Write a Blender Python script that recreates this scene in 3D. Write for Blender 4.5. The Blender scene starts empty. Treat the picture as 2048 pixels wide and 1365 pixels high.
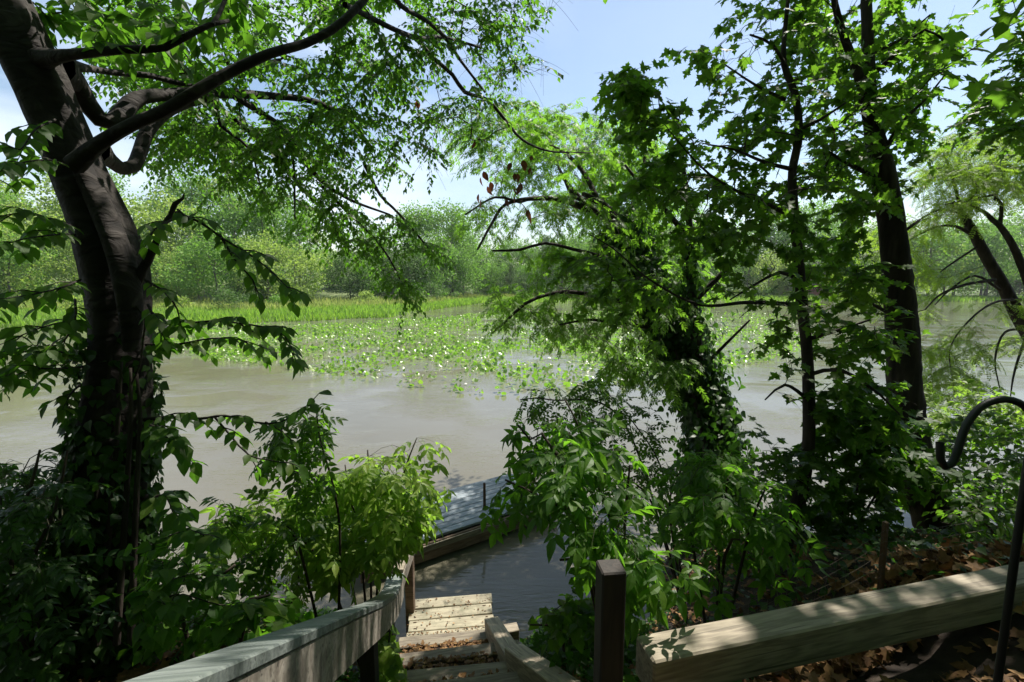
import bpy, math, random
import numpy as np
from mathutils import Matrix, Vector
rng = np.random.default_rng(11)
random.seed(5)
S = bpy.context.scene
COL = S.collection
# ------------------------------------------------------------------ camera
CH = 4.0                       # eye height above the water
PITCH = math.radians(7.0)
FPX = 950.0                    # focal length in photo pixels (2048 wide)
cd = bpy.data.cameras.new('camera'); cam = bpy.data.objects.new('camera', cd); COL.objects.link(cam)
cd.sensor_width = 36; cd.lens = 36*FPX/2048; cd.clip_start = .05; cd.clip_end = 2500
cam.location = (0, 0, CH); cam.rotation_euler = (math.pi/2-PITCH, 0, 0)
S.camera = cam
# ------------------------------------------------------------------ world and sun
SUN_EL = math.radians(60); SUN_AZ = math.radians(41.5)      # azimuth from +Y towards +X
SUN = np.array([math.sin(SUN_AZ)*math.cos(SUN_EL), math.cos(SUN_AZ)*math.cos(SUN_EL), math.sin(SUN_EL)])
W = bpy.data.worlds.new("World"); S.world = W; W.use_nodes = True
wn = W.node_tree; bg = wn.nodes['Background']
sky = wn.nodes.new('ShaderNodeTexSky'); sky.sky_type = 'NISHITA'; sky.sun_disc = False
sky.sun_elevation = SUN_EL; sky.sun_rotation = SUN_AZ; sky.altitude = 50; sky.dust_density = .9; sky.air_density = 1.25; sky.ozone_density = 1.6
tcw = wn.nodes.new('ShaderNodeTexCoord'); mpw = wn.nodes.new('ShaderNodeMapping'); mpw.inputs['Scale'].default_value = (1.2, 1.2, 3.5)
ncl = wn.nodes.new('ShaderNodeTexNoise'); ncl.inputs['Scale'].default_value = 1.7; ncl.inputs['Detail'].default_value = 7; ncl.inputs['Roughness'].default_value = .55
rcl = wn.nodes.new('ShaderNodeValToRGB'); rcl.color_ramp.elements[0].position = .40; rcl.color_ramp.elements[1].position = .74
mxc = wn.nodes.new('ShaderNodeMixRGB'); mxc.inputs[2].default_value = (10.5, 10.8, 11.4, 1)
wn.links.new(tcw.outputs['Generated'], mpw.inputs[0]); wn.links.new(mpw.outputs[0], ncl.inputs['Vector'])
sxw = wn.nodes.new('ShaderNodeSeparateXYZ'); wn.links.new(tcw.outputs['Generated'], sxw.inputs[0])
mrw = wn.nodes.new('ShaderNodeMapRange'); mrw.inputs[1].default_value = .12; mrw.inputs[2].default_value = -.45; mrw.inputs[3].default_value = .04; mrw.inputs[4].default_value = .7; wn.links.new(sxw.outputs[0], mrw.inputs[0])
mlw = wn.nodes.new('ShaderNodeMath'); mlw.operation = 'MULTIPLY'; wn.links.new(ncl.outputs[0], rcl.inputs[0]); wn.links.new(rcl.outputs[0], mlw.inputs[0]); wn.links.new(mrw.outputs[0], mlw.inputs[1])
wn.links.new(mlw.outputs[0], mxc.inputs[0])
wn.links.new(sky.outputs[0], mxc.inputs[1]); wn.links.new(mxc.outputs[0], bg.inputs[0])
bg.inputs[1].default_value = .084
sl = bpy.data.lights.new('sun', 'SUN'); so = bpy.data.objects.new('sun', sl); COL.objects.link(so)
sl.energy = 5.0; sl.angle = math.radians(.55); sl.color = (1, .95, .86)
so.rotation_euler = Vector(SUN).to_track_quat('Z', 'Y').to_euler(); so.location = (8, 9, 25)
S.view_settings.view_transform = 'Standard'; S.view_settings.look = 'None'
S.view_settings.exposure = 0.94; S.view_settings.gamma = 1; S.view_settings.use_curve_mapping = False
S.render.engine = 'CYCLES'
S.cycles.max_bounces = 8; S.cycles.diffuse_bounces = 3; S.cycles.transmission_bounces = 4; S.cycles.glossy_bounces = 3

# ------------------------------------------------------------------ projection helpers
cP, sP = math.cos(PITCH), math.sin(PITCH)
def P(px, py, D):
    """world point seen at photo pixel (px,py) at distance D along the optical axis"""
    a = (px-1024)/FPX; d = (py-682.5)/FPX
    return np.array([a*D, (cP-d*sP)*D, CH-(d*cP+sP)*D])
def proj(p):
    p = np.atleast_2d(p); z = p[:, 2]-CH
    f = p[:, 1]*cP - z*sP; u = z*cP+p[:, 1]*sP
    f = np.where(f < .05, .05, f)
    return 1024+FPX*p[:, 0]/f, 682.5-FPX*u/f, f

# ------------------------------------------------------------------ materials
def new_mat(name):
    m = bpy.data.materials.new(name); m.use_nodes = True
    nt = m.node_tree; return m, nt, nt.nodes['Principled BSDF']
def N(nt, t, **k):
    n = nt.nodes.new(t)
    for a, v in k.items(): setattr(n, a, v)
    return n
def ramp(nt, fac, cols):
    r = N(nt, 'ShaderNodeValToRGB'); e = r.color_ramp.elements
    while len(e) < len(cols): e.new(.5)
    for i, (p, c) in enumerate(cols): e[i].position = p; e[i].color = (*c, 1)
    nt.links.new(fac, r.inputs[0]); return r.outputs[0]
def leaf_mat(name, cols, trans, tw=.5, rough=.5, spec=.28):
    cols = [(r*.92, g*.80, b_*.5) for r, g, b_ in cols]
    m, nt, b = new_mat(name)
    g = N(nt, 'ShaderNodeNewGeometry'); oi = N(nt, 'ShaderNodeObjectInfo')
    ad = N(nt, 'ShaderNodeMath', operation='ADD'); fr = N(nt, 'ShaderNodeMath', operation='FRACT')
    nt.links.new(g.outputs['Random Per Island'], ad.inputs[0]); nt.links.new(oi.outputs['Random'], ad.inputs[1]); nt.links.new(ad.outputs[0], fr.inputs[0])
    k = len(cols)
    c = ramp(nt, fr.outputs[0], [(i/(k-1), cc) for i, cc in enumerate(cols)])
    nz = N(nt, 'ShaderNodeTexNoise'); nz.inputs['Scale'].default_value = 40; nz.inputs['Detail'].default_value = 3; tcn = N(nt, 'ShaderNodeTexCoord'); nt.links.new(tcn.outputs['Object'], nz.inputs['Vector'])
    mrn = N(nt, 'ShaderNodeMapRange'); mrn.inputs[1].default_value = .3; mrn.inputs[2].default_value = .7; mrn.inputs[3].default_value = .65; mrn.inputs[4].default_value = 1.3; nt.links.new(nz.outputs[0], mrn.inputs[0])
    hv = N(nt, 'ShaderNodeHueSaturation'); nt.links.new(mrn.outputs[0], hv.inputs['Value']); nt.links.new(c, hv.inputs['Color']); c = hv.outputs[0]
    nt.links.new(c, b.inputs['Base Color']); b.inputs['Roughness'].default_value = rough
    b.inputs['Specular IOR Level'].default_value = spec
    t = N(nt, 'ShaderNodeBsdfTranslucent'); mx = N(nt, 'ShaderNodeMixShader'); mx.inputs[0].default_value = tw
    mul = N(nt, 'ShaderNodeMixRGB', blend_type='MULTIPLY'); mul.inputs[0].default_value = .55; mul.inputs[1].default_value = (*trans, 1)
    br = N(nt, 'ShaderNodeHueSaturation'); br.inputs['Value'].default_value = 6.2; nt.links.new(c, br.inputs['Color'])
    nt.links.new(br.outputs[0], mul.inputs[2]); nt.links.new(mul.outputs[0], t.inputs[0])
    nt.links.new(b.outputs[0], mx.inputs[1]); nt.links.new(t.outputs[0], mx.inputs[2])
    nt.links.new(mx.outputs[0], nt.nodes['Material Output'].inputs[0])
    return m
def noise_mat(name, cols, scale=5, detail=6, rough=.85, bump=.3, bdist=.02, stretch=None, spec=.3, coord='Object', distort=0):
    m, nt, b = new_mat(name)
    tc = N(nt, 'ShaderNodeTexCoord'); mp = N(nt, 'ShaderNodeMapping')
    if stretch: mp.inputs['Scale'].default_value = stretch
    nz = N(nt, 'ShaderNodeTexNoise'); nz.inputs['Scale'].default_value = scale; nz.inputs['Detail'].default_value = detail; nz.inputs['Distortion'].default_value = distort
    nt.links.new(tc.outputs[coord], mp.inputs[0]); nt.links.new(mp.outputs[0], nz.inputs['Vector'])
    k = len(cols)
    nt.links.new(ramp(nt, nz.outputs[0], [(.3+.4*i/(k-1), cc) for i, cc in enumerate(cols)]), b.inputs['Base Color'])
    b.inputs['Roughness'].default_value = rough; b.inputs['Specular IOR Level'].default_value = spec
    if bump:
        bp = N(nt, 'ShaderNodeBump'); bp.inputs['Strength'].default_value = bump; bp.inputs['Distance'].default_value = bdist
        nt.links.new(nz.outputs[0], bp.inputs['Height']); nt.links.new(bp.outputs[0], b.inputs['Normal'])
    return m
def wood_mat(name, c1, c2, grain=(1, 18, 18), rough=.75, stain=(.08, .07, .05), stainamt=.5):
    m, nt, b = new_mat(name)
    tc = N(nt, 'ShaderNodeTexCoord'); mp = N(nt, 'ShaderNodeMapping'); mp.inputs['Scale'].default_value = grain
    oi = N(nt, 'ShaderNodeObjectInfo'); va = N(nt, 'ShaderNodeVectorMath', operation='ADD')
    cx = N(nt, 'ShaderNodeCombineXYZ'); ml = N(nt, 'ShaderNodeMath', operation='MULTIPLY'); ml.inputs[1].default_value = 37
    nt.links.new(oi.outputs['Random'], ml.inputs[0]); nt.links.new(ml.outputs[0], cx.inputs[0]); nt.links.new(ml.outputs[0], cx.inputs[1])
    nt.links.new(tc.outputs['Object'], va.inputs[0]); nt.links.new(cx.outputs[0], va.inputs[1]); nt.links.new(va.outputs[0], mp.inputs[0])
    w = N(nt, 'ShaderNodeTexNoise'); w.inputs['Scale'].default_value = 1.1; w.inputs['Detail'].default_value = 2; w.inputs['Distortion'].default_value = .9
    nt.links.new(mp.outputs[0], w.inputs['Vector'])
    wv = N(nt, 'ShaderNodeMath', operation='MULTIPLY'); wv.inputs[1].default_value = 26; nt.links.new(w.outputs[0], wv.inputs[0])
    sn = N(nt, 'ShaderNodeMath', operation='SINE'); nt.links.new(wv.outputs[0], sn.inputs[0])
    mr = N(nt, 'ShaderNodeMapRange'); mr.inputs[1].default_value = -1; mr.inputs[2].default_value = 1; nt.links.new(sn.outputs[0], mr.inputs[0])
    fine = N(nt, 'ShaderNodeTexNoise'); fine.inputs['Scale'].default_value = 9; fine.inputs['Detail'].default_value = 5; nt.links.new(mp.outputs[0], fine.inputs['Vector'])
    av = N(nt, 'ShaderNodeMath', operation='MULTIPLY_ADD'); av.inputs[1].default_value = .35; nt.links.new(mr.outputs[0], av.inputs[0])
    fs = N(nt, 'ShaderNodeMath', operation='MULTIPLY'); fs.inputs[1].default_value = .65; nt.links.new(fine.outputs[0], fs.inputs[0]); nt.links.new(fs.outputs[0], av.inputs[2])
    col = ramp(nt, av.outputs[0], [(.2, c2), (.75, c1)])
    st = N(nt, 'ShaderNodeTexNoise'); st.inputs['Scale'].default_value = 4.5; st.inputs['Detail'].default_value = 7; st.inputs['Roughness'].default_value = .65
    nt.links.new(va.outputs[0], st.inputs['Vector'])
    sr = N(nt, 'ShaderNodeMapRange'); sr.inputs[1].default_value = .5; sr.inputs[2].default_value = .75; sr.inputs[4].default_value = stainamt; nt.links.new(st.outputs[0], sr.inputs[0])
    mx = N(nt, 'ShaderNodeMixRGB'); mx.inputs[2].default_value = (*stain, 1); nt.links.new(sr.outputs[0], mx.inputs[0]); nt.links.new(col, mx.inputs[1])
    mc = N(nt, 'ShaderNodeMapping'); mc.inputs['Scale'].default_value = tuple(g*(.7 if g < 5 else 4.5) for g in grain); nt.links.new(va.outputs[0], mc.inputs[0])
    ck = N(nt, 'ShaderNodeTexNoise'); ck.inputs['Scale'].default_value = 1.6; ck.inputs['Detail'].default_value = 4; nt.links.new(mc.outputs[0], ck.inputs['Vector'])
    cr = N(nt, 'ShaderNodeMapRange'); cr.inputs[1].default_value = .62; cr.inputs[2].default_value = .70; cr.inputs[4].default_value = .85; nt.links.new(ck.outputs[0], cr.inputs[0])
    mk = N(nt, 'ShaderNodeMixRGB'); mk.inputs[2].default_value = (c2[0]*.25, c2[1]*.25, c2[2]*.25, 1); nt.links.new(cr.outputs[0], mk.inputs[0]); nt.links.new(mx.outputs[0], mk.inputs[1]); mx = mk
    nt.links.new(mx.outputs[0], b.inputs['Base Color']); b.inputs['Roughness'].default_value = rough
    bp = N(nt, 'ShaderNodeBump'); bp.inputs['Strength'].default_value = .35; bp.inputs['Distance'].default_value = .004
    nt.links.new(av.outputs[0], bp.inputs['Height']); nt.links.new(bp.outputs[0], b.inputs['Normal'])
    return m
M = {}
M['leaf_l'] = leaf_mat('leaf_beech', [(.018, .06, .012), (.032, .09, .016), (.055, .125, .022), (.024, .07, .012), (.075, .13, .022), (.03, .08, .014)], (.26, .52, .05))
M['leaf_m'] = leaf_mat('leaf_maple', [(.012, .045, .012), (.022, .07, .014), (.04, .10, .02), (.016, .052, .012), (.06, .11, .02), (.02, .06, .012)], (.32, .58, .05), tw=.52)
M['leaf_w'] = leaf_mat('leaf_willow_oak', [(.04, .10, .016), (.06, .14, .02), (.08, .17, .026), (.05, .12, .02)], (.38, .62, .07), tw=.5)
M['leaf_b'] = leaf_mat('leaf_box_elder', [(.07, .15, .03), (.11, .20, .04), (.16, .25, .06), (.085, .165, .035)], (.46, .64, .12), tw=.45)
M['leaf_e'] = leaf_mat('leaf_elder', [(.02, .07, .014), (.04, .11, .018), (.065, .15, .022), (.03, .085, .014), (.09, .18, .03)], (.3, .56, .05))
M['leaf_i'] = leaf_mat('leaf_ivy', [(.012, .04, .010), (.02, .06, .014), (.035, .09, .018)], (.16, .36, .04), tw=.35, rough=.45)
M['leaf_y'] = leaf_mat('leaf_locust', [(.06, .12, .018), (.09, .16, .024), (.11, .19, .03)], (.44, .6, .08), tw=.5)
M['leaf_far'] = leaf_mat('leaf_far', [(.09, .22, .07), (.13, .29, .08), (.18, .34, .10), (.07, .17, .06)], (.30, .44, .10), tw=.35, rough=.6, spec=.25)
M['leaf_far2'] = leaf_mat('leaf_far_pale', [(.16, .29, .10), (.22, .36, .12), (.27, .38, .16), (.12, .22, .09)], (.42, .5, .16), tw=.35, rough=.6, spec=.25)
M['leaf_far3'] = leaf_mat('leaf_far_dark', [(.07, .14, .06), (.09, .17, .07), (.11, .20, .08)], (.16, .28, .08), tw=.3, rough=.6, spec=.25)
M['dead'] = leaf_mat('leaf_dead', [(.12, .045, .03), (.08, .035, .022), (.16, .08, .045), (.05, .025, .018)], (.30, .11, .05), tw=.2, rough=.6, spec=.2)
M['litter'] = leaf_mat('leaf_litter', [(.16, .09, .05), (.10, .055, .035), (.24, .16, .10), (.07, .04, .03), (.30, .2, .13)], (.3, .16, .08), tw=.12, rough=.7, spec=.2)
M['bark'] = noise_mat('bark_smooth', [(.006, .0045, .004), (.015, .011, .009), (.022, .017, .014), (.048, .040, .035)], 7, 10, .85, .9, .03, (1, 1, 1.6), distort=1.2)
M['bark2'] = noise_mat('bark_rough', [(.012, .009, .007), (.03, .022, .018), (.06, .047, .038)], 14, 8, .9, .9, .03, (1, 1, .18))
M['twig'] = noise_mat('twig_bark', [(.02, .014, .01), (.05, .036, .025)], 20, 3, .8, 0)
M['stem'] = noise_mat('green_stem', [(.03, .032, .015), (.06, .055, .025)], 20, 3, .7, 0)
M['soil'] = noise_mat('soil', [(.010, .007, .005), (.022, .015, .010), (.045, .032, .022)], 7, 9, .95, .8, .04)
M['rail_top'] = wood_mat('rail_top_wood', (.17, .19, .175), (.07, .085, .08), (1.2, 14, 14), stain=(.07, .09, .07), stainamt=.6)
M['rail_side'] = wood_mat('rail_side_wood', (.27, .24, .20), (.11, .09, .07), (1.0, 9, 9), stain=(.12, .10, .08), stainamt=.4)
M['plank'] = wood_mat('platform_plank_wood', (.33, .295, .205), (.20, .17, .115), (1.5, 14, 14), stain=(.10, .10, .055), stainamt=.8)
M['timber'] = wood_mat('timber_wood', (.29, .245, .18), (.13, .105, .075), (1.2, 12, 12), stain=(.10, .085, .05), stainamt=.45)
M['tread'] = wood_mat('old_tread_wood', (.20, .17, .12), (.09, .07, .05), (1.2, 12, 12), stain=(.03, .022, .015), stainamt=.85)
M['post'] = wood_mat('post_wood', (.03, .021, .016), (.012, .009, .007), (12, 12, 1.2), stain=(.03, .025, .02), stainamt=.6)
M['dockwood'] = wood_mat('dock_board_wood', (.27, .30, .32), (.12, .145, .165), (1.4, 14, 14), stain=(.09, .11, .12), stainamt=.5)
M['fascia'] = wood_mat('dock_fascia_wood', (.22, .15, .10), (.10, .06, .04), (1.5, 12, 12), stain=(.04, .025, .02), stainamt=.7)
def flat_mat(name, c, rough=.6, metal=0):
    m, nt, b = new_mat(name); b.inputs['Base Color'].default_value = (*c, 1); b.inputs['Roughness'].default_value = rough; b.inputs['Metallic'].default_value = metal
    nz = N(nt, 'ShaderNodeTexNoise'); nz.inputs['Scale'].default_value = 60; bp = N(nt, 'ShaderNodeBump'); bp.inputs['Strength'].default_value = .15; bp.inputs['Distance'].default_value = .002
    nt.links.new(nz.outputs[0], bp.inputs['Height']); nt.links.new(bp.outputs[0], b.inputs['Normal']); return m
M['iron'] = flat_mat('black_iron', (.012, .012, .013), .45, .3)
M['rust'] = noise_mat('rusty_steel', [(.05, .028, .018), (.10, .055, .03), (.06, .05, .045)], 30, 5, .75, .3, .003)
M['wire'] = flat_mat('galvanised_wire', (.12, .10, .08), .5, .6)
M['brick'] = noise_mat('far_brick', [(.30, .12, .08), (.38, .17, .12)], 3, 4, .9, 0)
M['roof'] = noise_mat('far_roof', [(.10, .09, .085), (.15, .13, .12)], 3, 4, .9, 0)
M['glass'] = flat_mat('window_glass', (.03, .04, .05), .1)
M['white'] = flat_mat('white_paint', (.7, .7, .68), .5)

# ------------------------------------------------------------------ object helpers
def link(o, parent=None, base=None):
    COL.objects.link(o)
    if parent is not None: o.parent = parent
    return o
def meta(o, label=None, cat=None, group=None, kind=None):
    if label: o['label'] = label
    if cat: o['category'] = cat
    if group: o['group'] = group
    if kind: o['kind'] = kind
    return o
def empty(name, loc, label=None, cat=None, group=None, rz=0):
    o = bpy.data.objects.new(name, None); o.location = [float(v) for v in loc]; o.rotation_euler = (0, 0, rz); o.empty_display_size = .2
    COL.objects.link(o); return meta(o, label, cat, group)
def mesh(name, V, F, mat, smooth=False):
    """V (n,3) array, F list of index tuples OR (starts,totals,loops) arrays"""
    me = bpy.data.meshes.new(name); V = np.asarray(V, np.float32)
    if isinstance(F, tuple) and len(F) == 2:
        tot, loops = F
        me.vertices.add(len(V)); me.vertices.foreach_set('co', V.ravel())
        me.loops.add(len(loops)); me.loops.foreach_set('vertex_index', loops.astype(np.int32))
        st = np.concatenate([[0], np.cumsum(tot)[:-1]]).astype(np.int32)
        me.polygons.add(len(tot)); me.polygons.foreach_set('loop_start', st); me.polygons.foreach_set('loop_total', tot.astype(np.int32))
        me.update(calc_edges=True); me.validate()
    else:
        me.from_pydata([tuple(map(float, v)) for v in V], [], [tuple(int(i) for i in f) for f in F]); me.update()
    me.materials.append(mat)
    if smooth: me.polygons.foreach_set('use_smooth', np.ones(len(me.polygons), bool))
    return me
def mobj(name, V, F, mat, parent=None, smooth=False, **k):
    o = bpy.data.objects.new(name, mesh(name, V, F, mat, smooth)); link(o, parent)
    return meta(o, **k)
def place(tm, pos, R, sc):
    """copies of template tm=(verts, faces) -> V, (tot, loops)"""
    tv, tf = tm; pos = np.asarray(pos, float); n = len(pos)
    V = np.einsum('nij,vj->nvi', R, tv)*np.asarray(sc)[:, None, None]+pos[:, None, :]
    tot1 = np.array([len(f) for f in tf]); l1 = np.concatenate([np.array(f) for f in tf])
    loops = (l1[None, :]+(np.arange(n)*len(tv))[:, None]).ravel()
    return V.reshape(-1, 3), (np.tile(tot1, n), loops)
def frames(d, up):
    d = d/np.linalg.norm(d, axis=1, keepdims=True)
    y = np.cross(up, d); ny = np.linalg.norm(y, axis=1, keepdims=True); y = y/np.where(ny < 1e-6, 1, ny)
    z = np.cross(d, y); return np.stack([d, y, z], axis=2)
def box(x0, x1, y0, y1, z0, z1, bev=0.006):
    """chamfered box verts/faces"""
    b = min(bev, (x1-x0)/3, (y1-y0)/3, (z1-z0)/3); V = []; F = []
    for sx in (0, 1):
        for sy in (0, 1):
            for sz in (0, 1):
                X = x1 if sx else x0; Y = y1 if sy else y0; Z = z1 if sz else z0
                ix = -b if sx else b; iy = -b if sy else b; iz = -b if sz else b
                V += [(X, Y+iy, Z+iz), (X+ix, Y, Z+iz), (X+ix, Y+iy, Z)]
    def i(sx, sy, sz, k): return (sx*4+sy*2+sz)*3+k
    F += [(i(0,0,0,0), i(0,0,1,0), i(0,1,1,0), i(0,1,0,0)), (i(1,0,0,0), i(1,1,0,0), i(1,1,1,0), i(1,0,1,0))]
    F += [(i(0,0,0,1), i(1,0,0,1), i(1,0,1,1), i(0,0,1,1)), (i(0,1,0,1), i(0,1,1,1), i(1,1,1,1), i(1,1,0,1))]
    F += [(i(0,0,0,2), i(0,1,0,2), i(1,1,0,2), i(1,0,0,2)), (i(0,0,1,2), i(1,0,1,2), i(1,1,1,2), i(0,1,1,2))]
    for a in (0, 1):
        for c in (0, 1):
            F += [(i(a,c,0,0), i(a,c,0,1), i(a,c,1,1), i(a,c,1,0)), (i(a,0,c,0), i(a,0,c,2), i(a,1,c,2), i(a,1,c,0)), (i(0,a,c,1), i(0,a,c,2), i(1,a,c,2), i(1,a,c,1))]
    for sx in (0, 1):
        for sy in (0, 1):
            for sz in (0, 1): F.append((i(sx,sy,sz,0), i(sx,sy,sz,1), i(sx,sy,sz,2)))
    return np.array(V, float), F
def beam_obj(name, p0, p1, w, h, mat, parent=None, roll=0, bev=.006, base=(0, 0, 0), **k):
    """board whose TOP centre line runs p0->p1; local x along it"""
    p0 = np.array(p0, float); p1 = np.array(p1, float); L = np.linalg.norm(p1-p0); d = (p1-p0)/L
    V, F = box(0, L, -w/2, w/2, -h, 0, bev)
    R = frames(d[None], np.array([[0, 0, 1.]]))[0]
    o = mobj(name, V, F, mat, parent, **k)
    mw = Matrix([[*R[i], 0] for i in range(3)]+[[0, 0, 0, 1]])
    if roll: mw = mw @ Matrix.Rotation(roll, 4, 'X')
    mw.translation = Vector(p0-np.array(base)); o.matrix_local = mw
    return o
def crom(pts, step):
    """Catmull-Rom through rows (x,y,z,r) resampled at about step"""
    p = np.array(pts, float); p = np.vstack([2*p[0]-p[1], p, 2*p[-1]-p[-2]]); out = []
    for i in range(1, len(p)-2):
        L = np.linalg.norm(p[i+1, :3]-p[i, :3]); n = max(1, int(L/step))
        for j in range(n):
            t = j/n; a, b, c, d = p[i-1], p[i], p[i+1], p[i+2]
            out.append(.5*(2*b+(c-a)*t+(2*a-5*b+4*c-d)*t*t+(3*b-3*c+d-a)*t**3))
    out.append(p[-2]); out = np.array(out); out[:, 3] = np.maximum(out[:, 3], .0008); return out
def tube(path, sides, lobes=0, rough=0, seed=0):
    """path rows (x,y,z,r)"""
    p = path[:, :3]; r = path[:, 3]; n = len(p)
    t = np.gradient(p, axis=0) if n > 1 else np.array([[0, 0, 1.]]); t /= np.linalg.norm(t, axis=1, keepdims=True)+1e-9
    u = np.cross(t[0], [.31, .2, .93] if abs(t[0][2]) < .9 else [1, 0, 0]); u /= np.linalg.norm(u); U = [u]
    for i in range(1, n):
        u = U[-1]-t[i]*np.dot(U[-1], t[i]); U.append(u/np.linalg.norm(u))
    U = np.array(U); Wv = np.cross(t, U); a = np.linspace(0, 2*np.pi, sides, endpoint=False)
    rr = r[:, None]*np.ones((1, sides))
    if lobes:
        q = np.random.default_rng(seed); s = np.arange(n)[:, None]
        for k in range(2, 2+lobes): rr = rr*(1+.07/math.sqrt(k-1)*np.sin(k*a[None]+q.uniform(0, 6)+.07*s*q.uniform(-1, 1)))
        if rough: rr = rr*(1+rough*q.normal(0, 1, rr.shape))
    V = p[:, None]+rr[..., None]*(np.cos(a)[None, :, None]*U[:, None]+np.sin(a)[None, :, None]*Wv[:, None])
    V = V.reshape(-1, 3); i = np.arange(n-1)[:, None]*sides; j = np.arange(sides)[None]; jn = (j+1) % sides
    q = np.stack([i+j, i+jn, i+sides+jn, i+sides+j], axis=2).reshape(-1, 4)
    return V, q
def join_tubes(parts):
    Vs, Fs, o = [], [], 0
    for V, q in parts: Vs.append(V); Fs.append(q+o); o += len(V)
    V = np.vstack(Vs); q = np.vstack(Fs); return V, (np.full(len(q), 4), q.ravel())

# ------------------------------------------------------------------ leaf templates (length 1 along x, normal z)
def t_blade(ts, ws, fold=.22, droop=.22):
    V = [(0, 0, 0)]; mid = [0]; L = []; Rr = []
    for t, w in zip(ts, ws):
        z = -droop*t*t
        mid.append(len(V)); V.append((t, 0, z)); L.append(len(V)); V.append((t, w, z+fold*w)); Rr.append(len(V)); V.append((t, -w, z+fold*w))
    tip = len(V); V.append((1, 0, -droop)); F = []
    F += [(0, mid[1], L[0]), (0, Rr[0], mid[1])]
    for k in range(len(ts)-1): F += [(mid[k+1], mid[k+2], L[k+1], L[k]), (mid[k+1], Rr[k], Rr[k+1], mid[k+2])]
    F += [(mid[-1], tip, L[-1]), (mid[-1], Rr[-1], tip)]
    return np.array(V, float), F
T_OV = t_blade([.18, .45, .78], [.21, .30, .15])
T_OV2 = t_blade([.42], [.29])
T_HEART = t_blade([.05, .3, .65], [.30, .46, .24], .2, .25)
def t_maple(fold=.15, droop=.2, half=None):
    half = half or [(0, 0), (.0, .14), (-.10, .30), (.10, .27), (.14, .36), (.30, .58), (.37, .40), (.46, .42), (.44, .22), (.50, .13), (.66, .24), (.74, .11), (1, 0)]
    V = [(.25, 0, 0)]; F = []
    for sgn in (1, -1):
        ids = []
        for x, y in half:
            ids.append(len(V)); V.append((x, sgn*y, fold*y-droop*max(0, x-.2)**2-.25*y*y))
        for a, b in zip(ids[:-1], ids[1:]): F.append((0, b, a) if sgn > 0 else (0, a, b))
    return np.array(V, float), F
T_MAPLE = t_maple()
T_CROWN = t_maple(.15, .3, [(0, 0), (-.10, .28), (.16, .26), (.28, .52), (.46, .22), (.68, .26), (1, 0)])
def t_compound(pairs, leaf, ll, tl, x0=.28, ang=55, rach=.006, droop=.25, jit=0, seed=1):
    q = np.random.default_rng(seed); V = []; F = []
    def zc(x): return -droop*x*x
    def add(org, a, s):
        o = len(V); ca, sa = math.cos(a), math.sin(a); dz = q.uniform(-.25, .0)
        for v in leaf[0]:
            x, y, z = v*s; V.append((org[0]+ca*x-sa*y, org[1]+sa*x+ca*y, org[2]+z+dz*x))
        for f in leaf[1]: F.append(tuple(i+o for i in f))
    xs = np.linspace(0, 1-tl, 4); o = len(V)
    for x in xs: V.extend([(x, rach, zc(x)), (x, -rach, zc(x))])
    for k in range(3): F.append((o+2*k, o+2*k+1, o+2*k+3, o+2*k+2))
    for k in range(pairs):
        x = x0+(1-tl-x0-.05)*k/max(1, pairs-1) if pairs > 1 else x0
        for sg in (1, -1):
            s = ll*(1-.10*abs(k-pairs*.6)/pairs)*q.uniform(.88, 1.08)
            add((x, 0, zc(x)), sg*math.radians(ang+q.uniform(-12, 12)), s)
    add((1-tl, 0, zc(1-tl)), 0, tl)
    return np.array(V, float), F
T_LFT = t_blade([.2, .48, .78], [.18, .25, .13], .28, .3)
T_BOX = t_compound(2, T_LFT, .36, .44, .30, 62, seed=2)
T_BOX7 = t_compound(3, T_LFT, .30, .34, .22, 62, seed=3)
T_ASH = t_compound(4, T_OV2, .26, .28, .2, 55, seed=4)
T_LOCUST = t_compound(7, t_blade([.5], [.27], .1, .05), .15, .15, .12, 72, droop=.2, seed=5)
T_PIN = t_compound(4, t_blade([.45], [.17], .1, .2), .36, .40, .12, 48, droop=.35, seed=6)
_lv = {}
def leaf_mesh(tm, mat, key):
    if key not in _lv: _lv[key] = mesh('leaf', tm[0], tm[1], mat)
    return _lv[key]

# gaps in the canopy: (centre, radius): leaves standing between this spot and the sun are missing
GAPS = []
def gap_keep(p):
    k = np.ones(len(p), bool)
    for c, r, pr in GAPS:
        v = p-np.array(c); t = v@SUN; d = np.linalg.norm(v-t[:, None]*SUN, axis=1)
        k &= ~((t > .75) & (d < r) & (rng.random(len(p)) < pr))
    return k
GAPS.append(((-.62, 4.55, .5), .62, .97)); GAPS.append(((-.8, 4.1, .75), .22, .9))
GAPS.append(((-1.05, 4.5, 1.42), .40, .97)); GAPS.append(((-1.25, 4.0, 1.7), .75, .85)); GAPS.append(((-.95, 2.6, 2.1), .35, .6))
GAPS.append(((-.9, 7.4, .4), .5, .5)); GAPS.append(((.75, 1.85, 2.55), .28, .93)); GAPS.append(((2.05, 2.05, 2.55), .25, .9))
GAPS.append(((.25, 2.8, 1.5), .3, .8)); GAPS.append(((1.7, 3.2, 2.3), .4, .8)); GAPS.append(((3.2, 3.2, 2.1), .5, .8)); GAPS.append(((.9, 2.6, 2.5), .45, .7))
GAPS.append(((-2.2, 2.3, 3.95), .22, .9)); GAPS.append(((-1.1, 3.6, 2.6), .8, .95)); GAPS.append(((-1.9, 3.3, 2.3), .45, .7)); GAPS.append(((.8, 2.3, 3.0), .3, .7)); GAPS.append(((1.4, 2.6, 3.2), .3, .7)); GAPS.append(((1.3, 3.2, 5.0), .5, .6)); GAPS.append(((2.6, 3.6, 5.2), .5, .6))

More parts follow.
